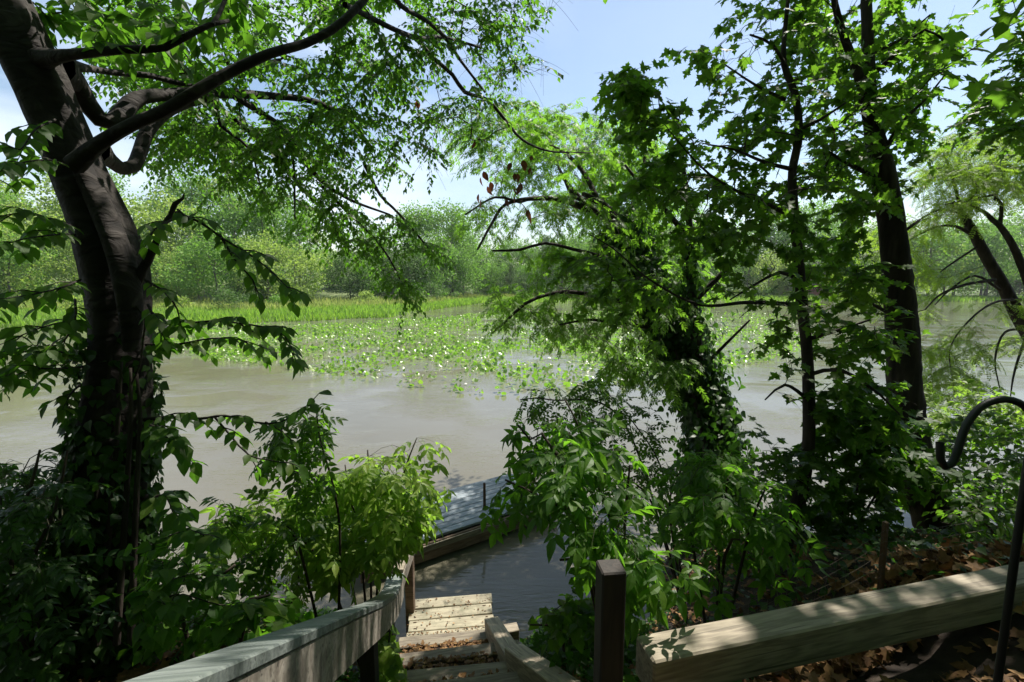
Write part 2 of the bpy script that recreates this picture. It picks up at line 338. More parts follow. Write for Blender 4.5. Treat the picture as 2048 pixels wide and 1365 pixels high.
class Plant:
    """thing > trunk, branch (each), twig (stuff), leaf (largest 300), foliage (stuff)"""
    def __init__(s, name, base, label, cat, group=None, bark='bark2', twig='twig'):
        s.base = np.array(base, float); s.root = empty(name, base, label, cat, group); s.bark = bark; s.twig = twig
        s.np_ = []; s.par = []; s.rad = []; s.chains = []; s.L = []
    def limb(s, pts, name='branch', sides=8, lobes=2, rough=0, step=.10, cap=None, mat=None):
        c = crom(pts, step); V, q = tube(c, sides, lobes, rough, seed=len(s.np_))
        ctr = len(V); V = np.vstack([V, c[-1:, :3]]); n = len(c)
        F = [tuple(f) for f in q]+[((n-1)*sides+i, (n-1)*sides+(i+1) % sides, ctr) for i in range(sides)]
        mobj(name, V-s.base, F, mat or M[s.bark], s.root, smooth=True)
        k0 = len(s.np_)
        for i, p in enumerate(c):
            s.np_.append(p[:3]); s.par.append(k0+i-1 if i else -1); s.rad.append(p[3])
        return c
    def pxlimb(s, rows, **k):
        """rows (px, py, D, width px)"""
        return s.limb([(*P(a, b, D), w*D/FPX/2) for a, b, D, w in rows], **k)
    def grow(s, targets, arch=.08, wob=.06, min_from=0):
        P0 = np.array(s.np_); k0 = len(P0); T = np.array(targets)
        if len(T) == 0: return []
        d0 = np.min(np.linalg.norm(T[:, None]-P0[None, min_from:], axis=2), axis=1) if len(T)*len(P0) < 3e7 else rng.random(len(T))
        T = T[np.argsort(d0)]; cap = k0+len(T)*14+50; A = np.zeros((cap, 3)); A[:k0] = P0; n = k0; ends = []
        for t in T:
            dd = A[min_from:n]-t; j = min_from+int(np.argmin((dd**2).sum(1)+.35*np.maximum(0, dd[:, 2])**2)); p0 = A[j]; seg = t-p0; L = np.linalg.norm(seg)
            if L < .05: continue
            m = int(min(12, max(3, L/.13))); w = rng.normal(0, wob*L, 3); prev = j; ch = [j]
            for q in range(1, m+1):
                f = q/m; pt = p0+seg*f+w*math.sin(math.pi*f)+np.array([0, 0, arch*L*math.sin(math.pi*f)])+(rng.normal(0, .012, 3) if q < m else 0)
                A[n] = pt; s.np_.append(pt); s.par.append(prev); s.rad.append(-1.0); prev = n; ch.append(n); n += 1
            s.chains.append(ch); ends.append((p0.copy(), t.copy(), ch))
        return ends
    def leaves(s, pos, d, up, size, tm, mat, key):
        s.L.append((np.asarray(pos, float), np.asarray(d, float), np.asarray(up, float), np.asarray(size, float), tm, mat, key))
    def finish(s, maxleaf=300, tipr=.0016, sides=4, minpx=11, power=.42, gaps=True):
        n = len(s.np_); tips = np.zeros(n)
        A = np.array(s.np_); rad = np.array(s.rad); par = np.array(s.par)
        for ch in s.chains: tips[ch[-1]] += 1
        for i in range(n-1, -1, -1):
            if rad[i] < 0 and par[i] >= 0: tips[par[i]] += tips[i]
        rr = np.where(rad < 0, tipr*np.maximum(tips, 1)**power, rad)
        parts = []
        for ch in s.chains:
            pth = np.zeros((len(ch), 4)); pth[:, :3] = A[ch]; r = rr[ch].copy(); r[0] = min(r[0], r[1]*1.15)
            r[1:] *= np.linspace(1, .72, len(ch)-1); pth[:, 3] = r
            parts.append(tube(pth, sides))
        for e in getattr(s, 'extra', []): parts.append(tube(e, 3))
        if parts:
            V, F = join_tubes(parts); mobj('twig', V-s.base, F, M[s.twig], s.root, smooth=True, kind='stuff')
        # leaves
        allL = []
        for gi, (pos, d, up, size, tm, mat, key) in enumerate(s.L):
            kp = gap_keep(pos) if gaps else np.ones(len(pos), bool); pos, d, up, size = pos[kp], d[kp], up[kp], size[kp]
            if len(pos) == 0: continue
            R = frames(d, up); x, y, f = proj(pos+d/np.linalg.norm(d, axis=1, keepdims=True)*size[:, None]*.5)
            px = size*FPX/f; px = np.where((x > 0) & (x < 2048) & (y > 0) & (y < 1365) & (f > .3), px, 0)
            allL.append([pos, R, size, px, tm, mat, key])
        if not allL: return
        allpx = np.concatenate([a[3] for a in allL]); thr = max(minpx, np.sort(allpx)[-min(maxleaf, len(allpx))]) if maxleaf else 1e9
        for pos, R, size, px, tm, mat, key in allL:
            big = px >= thr
            for i in np.nonzero(big)[0]:
                o = bpy.data.objects.new('leaf', leaf_mesh(tm, mat, key)); COL.objects.link(o); o.parent = s.root
                Rm = R[i]*size[i]; mt = Matrix([[*Rm[k], 0] for k in range(3)]+[[0, 0, 0, 1]]); mt.translation = Vector(pos[i]-s.base); o.matrix_local = mt
            rest = ~big
            if rest.any():
                V, F = place(tm, pos[rest], R[rest], size[rest]); mobj('foliage', V-s.base, F, mat, s.root, kind='stuff')
def nrm(v): return v/(np.linalg.norm(v)+1e-9)
def along(path, s0, spacing):
    """points and tangents along polyline at spacing, from arc length s0"""
    seg = np.linalg.norm(np.diff(path, axis=0), axis=1); cs = np.concatenate([[0], np.cumsum(seg)]); L = cs[-1]
    ss = np.arange(s0, L, spacing)
    pos = np.stack([np.interp(ss, cs, path[:, k]) for k in range(3)], 1)
    e = .03; a = np.stack([np.interp(np.maximum(ss-e, 0), cs, path[:, k]) for k in range(3)], 1); b = np.stack([np.interp(np.minimum(ss+e, L), cs, path[:, k]) for k in range(3)], 1)
    t = b-a; t /= np.linalg.norm(t, axis=1, keepdims=True)+1e-9; return pos, t
def leafy(path, s0, spacing, size, spread=55, droop=.25, tiltj=.35, vary=.25):
    """alternate leaves both sides of a twig -> pos,dir,up,size"""
    pos, t = along(path, s0, spacing)
    if len(pos) == 0: return None
    n = len(pos); side = np.cross(t, [0, 0, 1.]); side /= np.linalg.norm(side, axis=1, keepdims=True)+1e-6
    sg = np.where(np.arange(n) % 2 == 0, 1, -1)[:, None]; a = np.radians(spread+rng.normal(0, 12, n))[:, None]
    d = t*np.cos(a)+side*sg*np.sin(a)+np.array([0, 0, -1])*(droop+rng.normal(0, .18, n))[:, None]
    up = np.array([0, 0, 1.])+rng.normal(0, tiltj, (n, 3)); sz = size*(1+rng.uniform(-vary, vary, n))
    tip = t[-1:]+np.array([[0, 0, -droop]]); pos = np.vstack([pos, path[-1:]]); d = np.vstack([d, tip]); up = np.vstack([up, up[-1:]]); sz = np.append(sz, size)
    d /= np.linalg.norm(d, axis=1, keepdims=True); return pos, d, up, sz
def clothe(pl, ends, size, spacing, tm, mat, key, sub=3, sublen=.28, tail=.45, droop=.25, spread=55, tiltj=.35, subdroop=.2):
    if not hasattr(pl, 'extra'): pl.extra = []
    A = np.array(pl.np_); P_, D_, U_, S_ = [], [], [], []
    def put(r):
        if r is None: return
        P_.append(r[0]); D_.append(r[1]); U_.append(r[2]); S_.append(r[3])
    for p0, t, ch in ends:
        path = A[ch]; L = np.linalg.norm(np.diff(path, axis=0), axis=1).sum()
        put(leafy(path, max(0, L-tail), spacing, size, spread, droop, tiltj))
        for k in range(sub):
            s = rng.uniform(max(0, L-tail*1.3), L); pos, tt = along(path, s, 99)
            if len(pos) == 0: continue
            sd = nrm(np.cross(tt[0], [0, 0, 1.]))*rng.choice([-1, 1]); dr = nrm(tt[0]*.7+sd*rng.uniform(.4, 1)+np.array([0, 0, rng.normal(-subdroop, .25)])); ln = sublen*rng.uniform(.6, 1.3)
            q = np.linspace(0, 1, 5)[:, None]; sp = pos[0]+dr*ln*q+np.array([0, 0, -1])*ln*subdroop*q*q
            put(leafy(sp, spacing*.5, spacing, size, spread, droop, tiltj)); pl.extra.append(np.hstack([sp, np.linspace(.0016, .0009, 5)[:, None]]))
    if P_: pl.leaves(np.vstack(P_), np.vstack(D_), np.vstack(U_), np.concatenate(S_), tm, mat, key)
def inpoly(x, y, poly):
    poly = np.array(poly, float); c = np.zeros(len(x), bool); j = len(poly)-1
    for i in range(len(poly)):
        xi, yi = poly[i]; xj, yj = poly[j]
        hit = ((yi > y) != (yj > y)) & (x < (xj-xi)*(y-yi)/(yj-yi+1e-9)+xi); c ^= hit; j = i
    return c
def zone(poly, D0, D1, n, clump=0.0, holes=()):
    """targets inside a pixel outline, spread in depth"""
    poly = np.array(poly, float); lo = poly.min(0); hi = poly.max(0); out = []
    while len(out) < n:
        x = rng.uniform(lo[0], hi[0], 400); y = rng.uniform(lo[1], hi[1], 400); k = inpoly(x, y, poly)
        for h in holes: k &= ~inpoly(x, y, h)
        if clump: k &= (np.sin(x*.021+1.3*np.sin(y*.017)+clump)*np.sin(y*.028+1.7*np.sin(x*.013)+2*clump) > -.35) | (rng.random(400) < .25)
        D = rng.uniform(D0, D1, 400)
        for a, b, c in zip(x[k], y[k], D[k]): out.append(P(a, b, c))
    return np.array(out[:n])
def wbox(x0, x1, y0, y1, z0, z1, n):
    return np.stack([rng.uniform(x0, x1, n), rng.uniform(y0, y1, n), rng.uniform(z0, z1, n)], 1)

# ------------------------------------------------------------------ terrain
def sst(a, b, x): t = np.clip((x-a)/(b-a), 0, 1); return t*t*(3-2*t)
def near_z(x, y):
    x = np.asarray(x, float); y = np.asarray(y, float)
    stair = np.interp(y, [.5, .9, 1.6, 3.2, 4.1, 4.9, 6], [2.4, 2.38, 1.9, .88, .32, -.15, -1.2])
    right = np.interp(y, [2.3, 2.6, 4.0, 5.0, 6.0, 7.0, 9], [2.42, 2.36, 1.68, 1.15, .35, -.35, -1.3])
    mid = np.interp(y, [1.5, 1.9, 2.3, 3.1, 4.0, 4.9, 6], [2.42, 2.12, 1.74, 1.27, .75, .05, -1.2])
    left = np.interp(y, [1.2, 2.4, 3.4, 4.4, 5.4, 7], [2.38, 1.95, 1.3, .6, -.1, -1.2])
    z = stair.copy(); z = z+(mid-z)*sst(-.05, .35, x); z = z+(right-z)*sst(1.2, 2.6, x); z = z+(left-z)*sst(-1.05, -1.9, x)
    z = z+.5*np.exp(-((x-2.95)**2/.6+(y-6.2)**2/.5))
    ext = .045*(x-6)*sst(6, 12, x)+.03*(-x-6)*sst(-6, -12, x)
    rough = .035*np.sin(x*3.1+y*2.3)+.025*np.sin(x*7.3-y*5.1)+.012*np.sin(x*17+y*13)
    return z+ext+rough*sst(-.1, .4, np.abs(z-2.4)+.2)
def grid(name, xs, ys, zf, mat, **k):
    X, Y = np.meshgrid(xs, ys); Z = zf(X, Y); V = np.stack([X, Y, Z], 2).reshape(-1, 3); nx = len(xs)
    i = np.arange(len(ys)-1)[:, None]*nx; j = np.arange(nx-1)[None]
    q = np.stack([i+j, i+j+1, i+nx+j+1, i+nx+j], 2).reshape(-1, 4)
    return mobj(name, V, (np.full(len(q), 4), q.ravel()), mat, smooth=True, **k)
grid('ground', np.concatenate([np.linspace(-40, -6.5, 20), np.arange(-6, 9, .12), np.linspace(9.5, 45, 20)]), np.concatenate([np.linspace(-45, -1, 14), np.arange(-.8, 9.2, .12)]), near_z, M['soil'], kind='structure')
SHORE = [(-160, 30), (-110, 36), (-60, 41), (-32, 43), (-20, 50), (-14, 58), (-9, 65), (-10.5, 76), (-6, 92), (12, 100), (40, 104), (70, 106), (100, 104), (200, 96), (320, 90)]
def shore_y(x): return np.interp(x, [s[0] for s in SHORE if s != (-9, 65)], [s[1] for s in SHORE if s != (-9, 65)])
def far_z(x, y):
    e = y-shore_y(x)+1.6*np.sin(x*.35)+.8*np.sin(x*.9+2)
    z = np.interp(e, [-6, 0, 2, 30, 60, 100, 220], [-1.2, -.05, .25, .6, 3.5, 7, 14])
    hill = np.interp(x, [-160, -80, -30, 0, 30, 100, 200], [9, 6, 1.2, 0, -1, 1, 3])
    return z+hill*sst(30, 80, e)+.08*np.sin(x*.7)*np.sin(y*.5)
M['marsh'] = noise_mat('marsh_ground', [(.06, .10, .03), (.10, .14, .05), (.15, .17, .08)], .6, 8, .9, .5, .2, (.5, 1.5, 1))
grid('marsh', np.arange(-160, 300, 2.0), np.arange(24, 330, 2.0), far_z, M['marsh'], kind='structure')
# water
m, nt, b = new_mat('pond_water')
tc = N(nt, 'ShaderNodeTexCoord')
nz = N(nt, 'ShaderNodeTexNoise'); nz.inputs['Scale'].default_value = .07; nz.inputs['Detail'].default_value = 4
nt.links.new(tc.outputs['Object'], nz.inputs['Vector'])
nt.links.new(ramp(nt, nz.outputs[0], [(.35, (.108, .098, .068)), (.65, (.138, .130, .106))]), b.inputs['Base Color'])
b.inputs['Roughness'].default_value = .035; b.inputs['IOR'].default_value = 1.33; b.inputs['Specular IOR Level'].default_value = .5
def waves(scale, rot, st, w, dist=2.0):
    mp = N(nt, 'ShaderNodeMapping'); mp.inputs['Rotation'].default_value = (0, 0, math.radians(rot)); mp.inputs['Scale'].default_value = st
    wv = N(nt, 'ShaderNodeTexNoise'); wv.inputs['Scale'].default_value = scale; wv.inputs['Detail'].default_value = dist; wv.inputs['Distortion'].default_value = .6
    nt.links.new(tc.outputs['Object'], mp.inputs[0]); nt.links.new(mp.outputs[0], wv.inputs['Vector'])
    ml = N(nt, 'ShaderNodeMath', operation='MULTIPLY'); ml.inputs[1].default_value = w; nt.links.new(wv.outputs[0], ml.inputs[0]); return ml.outputs[0]
def addn(a, b_):
    s = N(nt, 'ShaderNodeMath', operation='ADD'); nt.links.new(a, s.inputs[0]); nt.links.new(b_, s.inputs[1]); return s.outputs[0]
h = addn(waves(9, 22, (.35, 1.5, 1), .55), addn(waves(22, -15, (.4, 1.3, 1), .22), waves(1.4, 10, (.5, 1, 1), 1.2)))
pm = N(nt, 'ShaderNodeTexNoise'); pm.inputs['Scale'].default_value = .35; pm.inputs['Detail'].default_value = 2; nt.links.new(tc.outputs['Object'], pm.inputs['Vector'])
pr = N(nt, 'ShaderNodeMapRange'); pr.inputs[1].default_value = .42; pr.inputs[2].default_value = .6; pr.inputs[3].default_value = .15; pr.inputs[4].default_value = 1.0; nt.links.new(pm.outputs[0], pr.inputs[0])
hm = N(nt, 'ShaderNodeMath', operation='MULTIPLY'); nt.links.new(h, hm.inputs[0]); nt.links.new(pr.outputs[0], hm.inputs[1])
bp = N(nt, 'ShaderNodeBump'); bp.inputs['Strength'].default_value = .5; bp.inputs['Distance'].default_value = .042
nt.links.new(hm.outputs[0], bp.inputs['Height']); nt.links.new(bp.outputs[0], b.inputs['Normal'])
M['water'] = m
mobj('water', [(-420, 2.6, 0), (420, 2.6, 0), (420, 420, 0), (-420, 420, 0)], [(0, 1, 2, 3)], m, kind='structure')
# pond bottom and wide land to the horizon
mobj('ground_plain', [(-1500, -1500, -1.35), (1500, -1500, -1.35), (1500, 2000, -1.35), (-1500, 2000, -1.35)], [(0, 1, 2, 3)], M['soil'], kind='structure')

# ------------------------------------------------------------------ far trees
def crown_mesh(name, seed, h, w, mat, n=4200, leaf=(.28, .55), lobes=16, low=.18, cone=0):
    q = np.random.default_rng(seed); C = []; R = []
    for k in range(lobes):
        t = q.uniform(low, .92); rr = w*(.55*math.sin(math.pi*min(1, (t-low)/(1-low)*.8+.2))+.12)*(1-cone*t); a = q.uniform(0, 6.28); rd = rr*math.sqrt(q.uniform(0, 1))
        C.append((rd*math.cos(a), rd*math.sin(a), h*t)); R.append(w*q.uniform(.16, .30)*(1-cone*t*.6))
    C.append((0, 0, h*.93)); R.append(w*.17); C = np.array(C); R = np.array(R)
    i = q.choice(len(C), n, p=R**2/np.sum(R**2)); v = q.normal(0, 1, (n, 3)); v /= np.linalg.norm(v, axis=1, keepdims=True)
    f = 1-np.abs(q.normal(0, .22, n)); pos = C[i]+v*(R[i]*f)[:, None]*np.array([1.1, 1.1, .85])*(1+.22*np.sin(9*v[:, :1]+7*v[:, 2:3]))
    d = v+q.normal(0, .8, (n, 3)); up = v+np.array([0, 0, .6])+q.normal(0, .55, (n, 3))
    tm = (np.array([(-.5, 0, 0), (-.1, .42, .1), (.5, .08, 0), (.05, -.45, .12)]), [(0, 3, 2, 1)])
    V, F = place(tm, pos, frames(d, up), q.uniform(*leaf, n)); return mesh(name, V, F, mat)
def trunk_mesh(name, seed, h, w, mat):
    q = np.random.default_rng(seed); parts = []
    c = crom([(0, 0, -.5, .028*h*.6), (q.normal(0, .15), q.normal(0, .15), h*.3, .018*h*.6), (q.normal(0, .4), q.normal(0, .4), h*.65, .010*h*.6), (0, 0, h*.9, .02)], 1.2); parts.append(tube(c, 7, 2, 0, seed))
    for k in range(9):
        t = q.uniform(.2, .75); a = q.uniform(0, 6.28); p = np.array([0, 0, h*t]); e = p+np.array([math.cos(a)*w*.4, math.sin(a)*w*.4, h*.16]); mdl = (p+e)/2+np.array([0, 0, -.3])
        parts.append(tube(crom([(*p, .006*h), (*mdl, .004*h), (*e, .02)], 1.0), 5))
    V, F = join_tubes(parts); return mesh(name, V, F, mat, True)
M['bark_far'] = noise_mat('bark_far', [(.08, .07, .06), (.20, .18, .16)], 2, 4, .9, 0)
PROT = []
for i, (h, w, mt, nn, cone) in enumerate([(17, 11, 'leaf_far', 5200, 0), (20, 12, 'leaf_far', 5600, 0), (15, 10, 'leaf_far2', 4800, 0), (18, 9, 'leaf_far2', 4600, .2), (19, 9, 'leaf_far3', 5200, .35), (14, 11, 'leaf_far3', 4800, 0)]):
    PROT.append((crown_mesh('crown', 40+i, h, w, M[mt], nn, cone=cone, low=.10 if i % 2 else .2, lobes=24), trunk_mesh('trunk', 60+i, h, w, M['bark_far']), h))
SHR = [crown_mesh('shrub_crown', 80+i, h, w, M[mt], 900, (.16, .34), 8, .05) for i, (h, w, mt) in enumerate([(3.0, 3.6, 'leaf_far'), (2.4, 3.2, 'leaf_far2'), (3.8, 4.4, 'leaf_far3')])]
DESC = ['mid green broad tree', 'tall mid green tree', 'pale yellow green tree', 'narrow pale green tree', 'tall dark green tree', 'dark green rounded tree']
FART = {0: [], 1: [], 2: []}
def far_tree(x, y, k, sc, rz, row, group):
    cr, tr, h = PROT[k]; z = float(far_z(np.array([x]), np.array([y]))[0])
    r = empty('far_tree', (x, y, z-.2), DESC[k], 'tree', group, rz); FART[row].append(r); r.scale = (sc, sc, sc*rng.uniform(.9, 1.12))
    for nme, me in (('crown', cr), ('trunk', tr)):
        o = bpy.data.objects.new(nme, me); COL.objects.link(o); o.parent = r
def far_row(x0, x1, n, off, hs, row, kinds, jit=3):
    for i in range(n):
        x = x0+(x1-x0)*(i+rng.uniform(.2, .8))/n; y = float(shore_y(x))+off+rng.uniform(-jit, jit)
        far_tree(x, y, int(rng.choice(kinds)), hs*rng.uniform(.72, 1.25), rng.uniform(0, 6.28), row, 'trees of the wood across the water')
far_row(-105, -30, 16, 30, .78, 0, [0, 2, 2, 3, 0]); far_row(-125, -34, 15, 42, .98, 1, [0, 1, 2, 3, 5]); far_row(-145, -40, 14, 62, 1.1, 2, [1, 2, 3, 0])
far_row(-30, -13, 5, 34, .62, 0, [4, 5, 0], 2); far_row(-34, -10, 6, 48, .72, 1, [1, 4, 5]); far_row(-12, 6, 6, 24, .62, 0, [4, 0, 5], 2); far_row(-14, 10, 6, 36, .72, 1, [4, 1]); far_row(-30, 64, 18, 52, .85, 2, [1, 4, 0, 5])
far_row(6, 60, 13, 14, .70, 0, [0, 4, 5, 1]); far_row(8, 60, 11, 26, .86, 1, [1, 4, 0]); far_row(60, 150, 17, 12, .92, 0, [0, 4, 5, 1, 2]); far_row(60, 170, 15, 28, 1.2, 1, [0, 4, 1])
FARS = []
for i in range(90):
    x = rng.uniform(-75, 100); off = rng.uniform(13, 30) if x < -10 else rng.uniform(5, 9)
    if -10 < x < 0: off = 20
    y = float(shore_y(x))+off; z = float(far_z(np.array([x]), np.array([y]))[0]); k = int(rng.integers(0, 3))
    o = bpy.data.objects.new('marsh_shrub', SHR[k]); COL.objects.link(o); o.location = (x, y, z-.1); s_ = rng.uniform(.3, 1.1); o.scale = (s_, s_, s_*.9); o.rotation_euler = (0, 0, rng.uniform(0, 6.28))
    meta(o, ['mid green shrub', 'pale green shrub', 'dark green shrub'][k], 'shrub', 'shrubs along the marsh edge'); FARS.append(o)
def ordinal(n):
    ones = ['first', 'second', 'third', 'fourth', 'fifth', 'sixth', 'seventh', 'eighth', 'ninth', 'tenth', 'eleventh', 'twelfth', 'thirteenth', 'fourteenth', 'fifteenth', 'sixteenth', 'seventeenth', 'eighteenth', 'nineteenth']
    if n <= 19: return ones[n-1]
    t = ['twent', 'thirt', 'fort', 'fift', 'sixt', 'sevent', 'eight', 'ninet'][n//10-2]
    return t+'ieth' if n % 10 == 0 else t+'y-'+ones[n % 10-1]
def name_rows(objs, txt):
    for i, o in enumerate(sorted(objs, key=lambda o: o.location.x/o.location.y)): o['label'] = f"{o['label']}, {ordinal(i+1)} {txt}"
name_rows(FARS, 'from the left among the shrubs along the marsh')
for r_, t_ in enumerate(['from the left in the front row across the water', 'from the left in the second row across the water', 'from the left in the highest row across the water']): name_rows(FART[r_], t_)
GCR = crown_mesh('unseen_tree_crown', 95, 14, 11, M['leaf_m'], 24000, (.13, .22), 26, .10)
GSH = crown_mesh('unseen_shrub_crown', 96, 3.2, 3.8, M['leaf_m'], 5000, (.07, .13), 10, .05)
# unseen trees added behind the camera to shade the slope
for i, (x, y, k, sc) in enumerate([(-8, -7, 5, .8), (-2.6, -7.4, 5, .85), (3.4, -7.6, 5, .9), (9.5, -6, 5, .8), (14.5, .5, 5, .8), (-13, -1, 5, .8)]):
    cr, tr, h = GCR, PROT[5][1], 14; r = empty('unseen_shade_tree', (x, y, 2.2), 'added dark green shade tree '+['standing behind the viewer at left', 'standing behind the viewer near the steps', 'standing behind the viewer at right', 'standing far behind the timber at right', 'standing on the bank past the right edge', 'standing on the bank past the left edge'][i], 'tree'); r.scale = (sc,)*3
    for nme, me in (('crown', cr), ('trunk', tr)):
        o = bpy.data.objects.new(nme, me); COL.objects.link(o); o.parent = r
for i, (x, y, k, sc) in enumerate([(-7.5, -2.6, 2, 1.1), (-4.6, -4.2, 0, 1.2), (-1.6, -4.8, 2, 1.2), (1.4, -4.8, 0, 1.2), (4.4, -4.4, 2, 1.15), (7.6, -3.4, 0, 1.1)]):  # unseen shrubs added to block low sky light from behind
    o = bpy.data.objects.new('unseen_shade_shrub', GSH); COL.objects.link(o); o.location = (x, y, 2.2); o.scale = (sc,)*3; o.rotation_euler = (0, 0, i*1.3)
    meta(o, f'added dense shade shrub behind the viewer, {ordinal(i+1)} from the left across the terrace', 'shrub', 'added shade shrubs behind the viewer')
# brick house on the far shore
hp = (74.0, 121.0); hz = 1.6
H = empty('brick_house', (hp[0], hp[1], hz), 'small red brick house half hidden by trees on the far shore', 'house')
mobj('wall', *box(-5, 5, -3.5, 3.5, -1, 5, .02), M['brick'], H)
mobj('roof', [(-5.4, -3.9, 5.003), (5.4, -3.9, 5.003), (5.4, 3.9, 5.003), (-5.4, 3.9, 5.003), (-5.4, 0, 7.6), (5.4, 0, 7.6)], [(0, 1, 5, 4), (2, 3, 4, 5), (0, 4, 3), (1, 2, 5), (3, 2, 1, 0)], M['roof'], H)
for x in (-3.2, 0, 3.2):
    for z in (.9, 3.4):
        w_ = mobj('window', *box(x-.55, x+.55, -3.56, -3.49, z, z+1.2, .01), M['white'], H)
        mobj('pane', *box(x-.45, x+.45, -3.60, -3.565, z+.1, z+1.1, .01), M['glass'], w_)

# ------------------------------------------------------------------ marsh grass
def blades(name, n, xr, er, hr, wd, mat, **k):
    x = rng.uniform(*xr, n); e = rng.uniform(0, 1, n)**1.3*(er[1]-er[0])+er[0]; y = shore_y(x)+e-1.6*np.sin(x*.35)-.8*np.sin(x*.9+2)
    z = np.maximum(far_z(x, y), -.15); pos = np.stack([x, y, z], 1)
    tm = (np.array([(0, .5, 0), (0, -.5, 0), (.6, -.38, .05), (.6, .38, .05), (1, 0, .18)]), [(0, 1, 2, 3), (3, 2, 4)])
    d = np.array([0, 0, 1.])+rng.normal(0, .22, (n, 3)); up = rng.normal(0, 1, (n, 3)); R = frames(d, up); h = rng.uniform(*hr, n)
    R[:, :, 1] *= (wd/h)[:, None]; V, F = place(tm, pos, R, h); return mobj(name, V, F, mat, kind='stuff', **k)
M['grass_b'] = leaf_mat('marsh_grass_green', [(.12, .23, .06), (.16, .28, .085), (.23, .31, .13)], (.4, .6, .1), tw=.35, rough=.5)
M['grass_p'] = leaf_mat('marsh_grass_pale', [(.17, .27, .09), (.23, .32, .13), (.30, .34, .18)], (.45, .5, .22), tw=.35, rough=.6)
blades('marsh_grass', 30000, (-90, -6), (-.5, 18), (.5, .95), .10, M['grass_b'], label='fresh green marsh grass along the water edge at left', cat='grass')
blades('reed_bed', 24000, (-80, 60), (14, 34), (.7, 1.3), .13, M['grass_p'], label='pale tan green reeds behind the green marsh grass', cat='reeds')
blades('shore_grass', 12000, (-12, 130), (-.5, 9), (.5, 1.1), .14, M['grass_b'], label='green grass fringe along the far shore', cat='grass')
# ------------------------------------------------------------------ spatterdock (lily pads)
def water_pt(px, py):
    d = (py-682.5)/FPX; D = CH/(d*cP+sP); return np.stack([(px-1024)/FPX*D, (cP-d*sP)*D], 1)
LP = [(330, 700), (360, 664), (480, 650), (640, 650), (860, 636), (1040, 622), (1300, 618), (1560, 630), (1640, 680), (1580, 715), (1420, 742), (1340, 770), (1180, 778), (1010, 796), (900, 784), (760, 768), (640, 752), (560, 738), (440, 725)]
n = 130000; wx = rng.uniform(-34, 34, n); wy = rng.uniform(15.5, 66, n); px_, py_, _ = proj(np.stack([wx, wy, np.zeros(n)], 1))
k = inpoly(px_, py_, LP)
cl = np.sin(wx*.55+1.1*np.sin(wy*.33))*np.sin(wy*.42+1.3*np.sin(wx*.37))+.55*np.sin(wx*1.9+wy*1.1)*np.sin(wy*1.5-wx*.8)
dens = np.clip(.52+.55*cl, .04, .98); dens = dens*np.where(wy < 21, .55, 1)*np.where(px_ > 1330, .6, 1)*np.where((wx > -5) & (wy > 40), .35, 1)*np.where(wy > 32, .6, 1)
k &= rng.random(n) < dens*1.0; wx, wy = wx[k], wy[k]; n = len(wx)
PAD = (np.array([(0, 0, 0), (-.16, .24, .03), (.12, .46, .10), (.6, .40, .10), (1, 0, .0), (.6, -.40, .10), (.12, -.46, .10), (-.16, -.24, .03)])*.9, [(0, 4, 3, 2, 1), (0, 7, 6, 5, 4)])
M['pad'] = leaf_mat('lily_pad_leaf', [(.08, .18, .04), (.13, .25, .06), (.22, .32, .13), (.10, .2, .05), (.28, .36, .2)], (.35, .6, .08), tw=.3, rough=.34, spec=.45)
tilt = rng.uniform(.0, 1.25, n); az = rng.uniform(0, 6.28, n)
d = np.stack([np.cos(az)*np.cos(tilt), np.sin(az)*np.cos(tilt), np.sin(tilt)], 1); up = np.array([0, 0, 1.])+rng.normal(0, .3, (n, 3))
pos = np.stack([wx, wy, rng.uniform(.02, .14, n)], 1); R = frames(d, up); sz = rng.uniform(.09, .25, n)
print('pads', n)
order = np.argsort(wy); big = order[:290]; rest = order[290:]
V, F = place(PAD, pos[rest], R[rest], sz[rest]); mobj('lily_pads', V, F, M['pad'], kind='stuff', label='broad bed of upright lily pads on the pond behind the nearest ones', cat='lily pads')
pm_ = mesh('lily_pad', PAD[0], PAD[1], M['pad'])
for i in big:
    o = bpy.data.objects.new('lily_pad', pm_); COL.objects.link(o); Rm = R[i]*sz[i]; mt = Matrix([[*Rm[q], 0] for q in range(3)]+[[0, 0, 0, 1]]); mt.translation = Vector(pos[i]); o.matrix_world = mt
    meta(o, 'small green lily pad on the near edge of the pad bed', 'lily pad', 'lily pads on the near edge of the bed')
# post and stick in the water
a = water_pt(np.array([334.]), np.array([668.]))[0]
c_ = crom([(0, 0, -1, .16), (0, 0, .3, .15), (.03, 0, 1.1, .13), (.03, 0, 1.12, .02)], .2); V, q = tube(c_, 10, 2, .03, 3)
o = mobj('old_post', V, (np.full(len(q), 4), q.ravel()), noise_mat('old_post_wood', [(.2, .17, .14), (.35, .32, .28)], 5, 5, .9, .3), label='short weathered grey post standing in the pond by the marsh grass', cat='post'); o.location = (a[0], a[1], 0)
a = water_pt(np.array([1030.]), np.array([668.]))[0]
V, q = tube(crom([(0, 0, -1, .04), (0, 0, 1.6, .035)], .5), 6); o = mobj('stake', V, (np.full(len(q), 4), q.ravel()), M['bark2'], label='thin dark stake upright in the water among lily pads', cat='stake'); o.location = (a[0], a[1], 0)

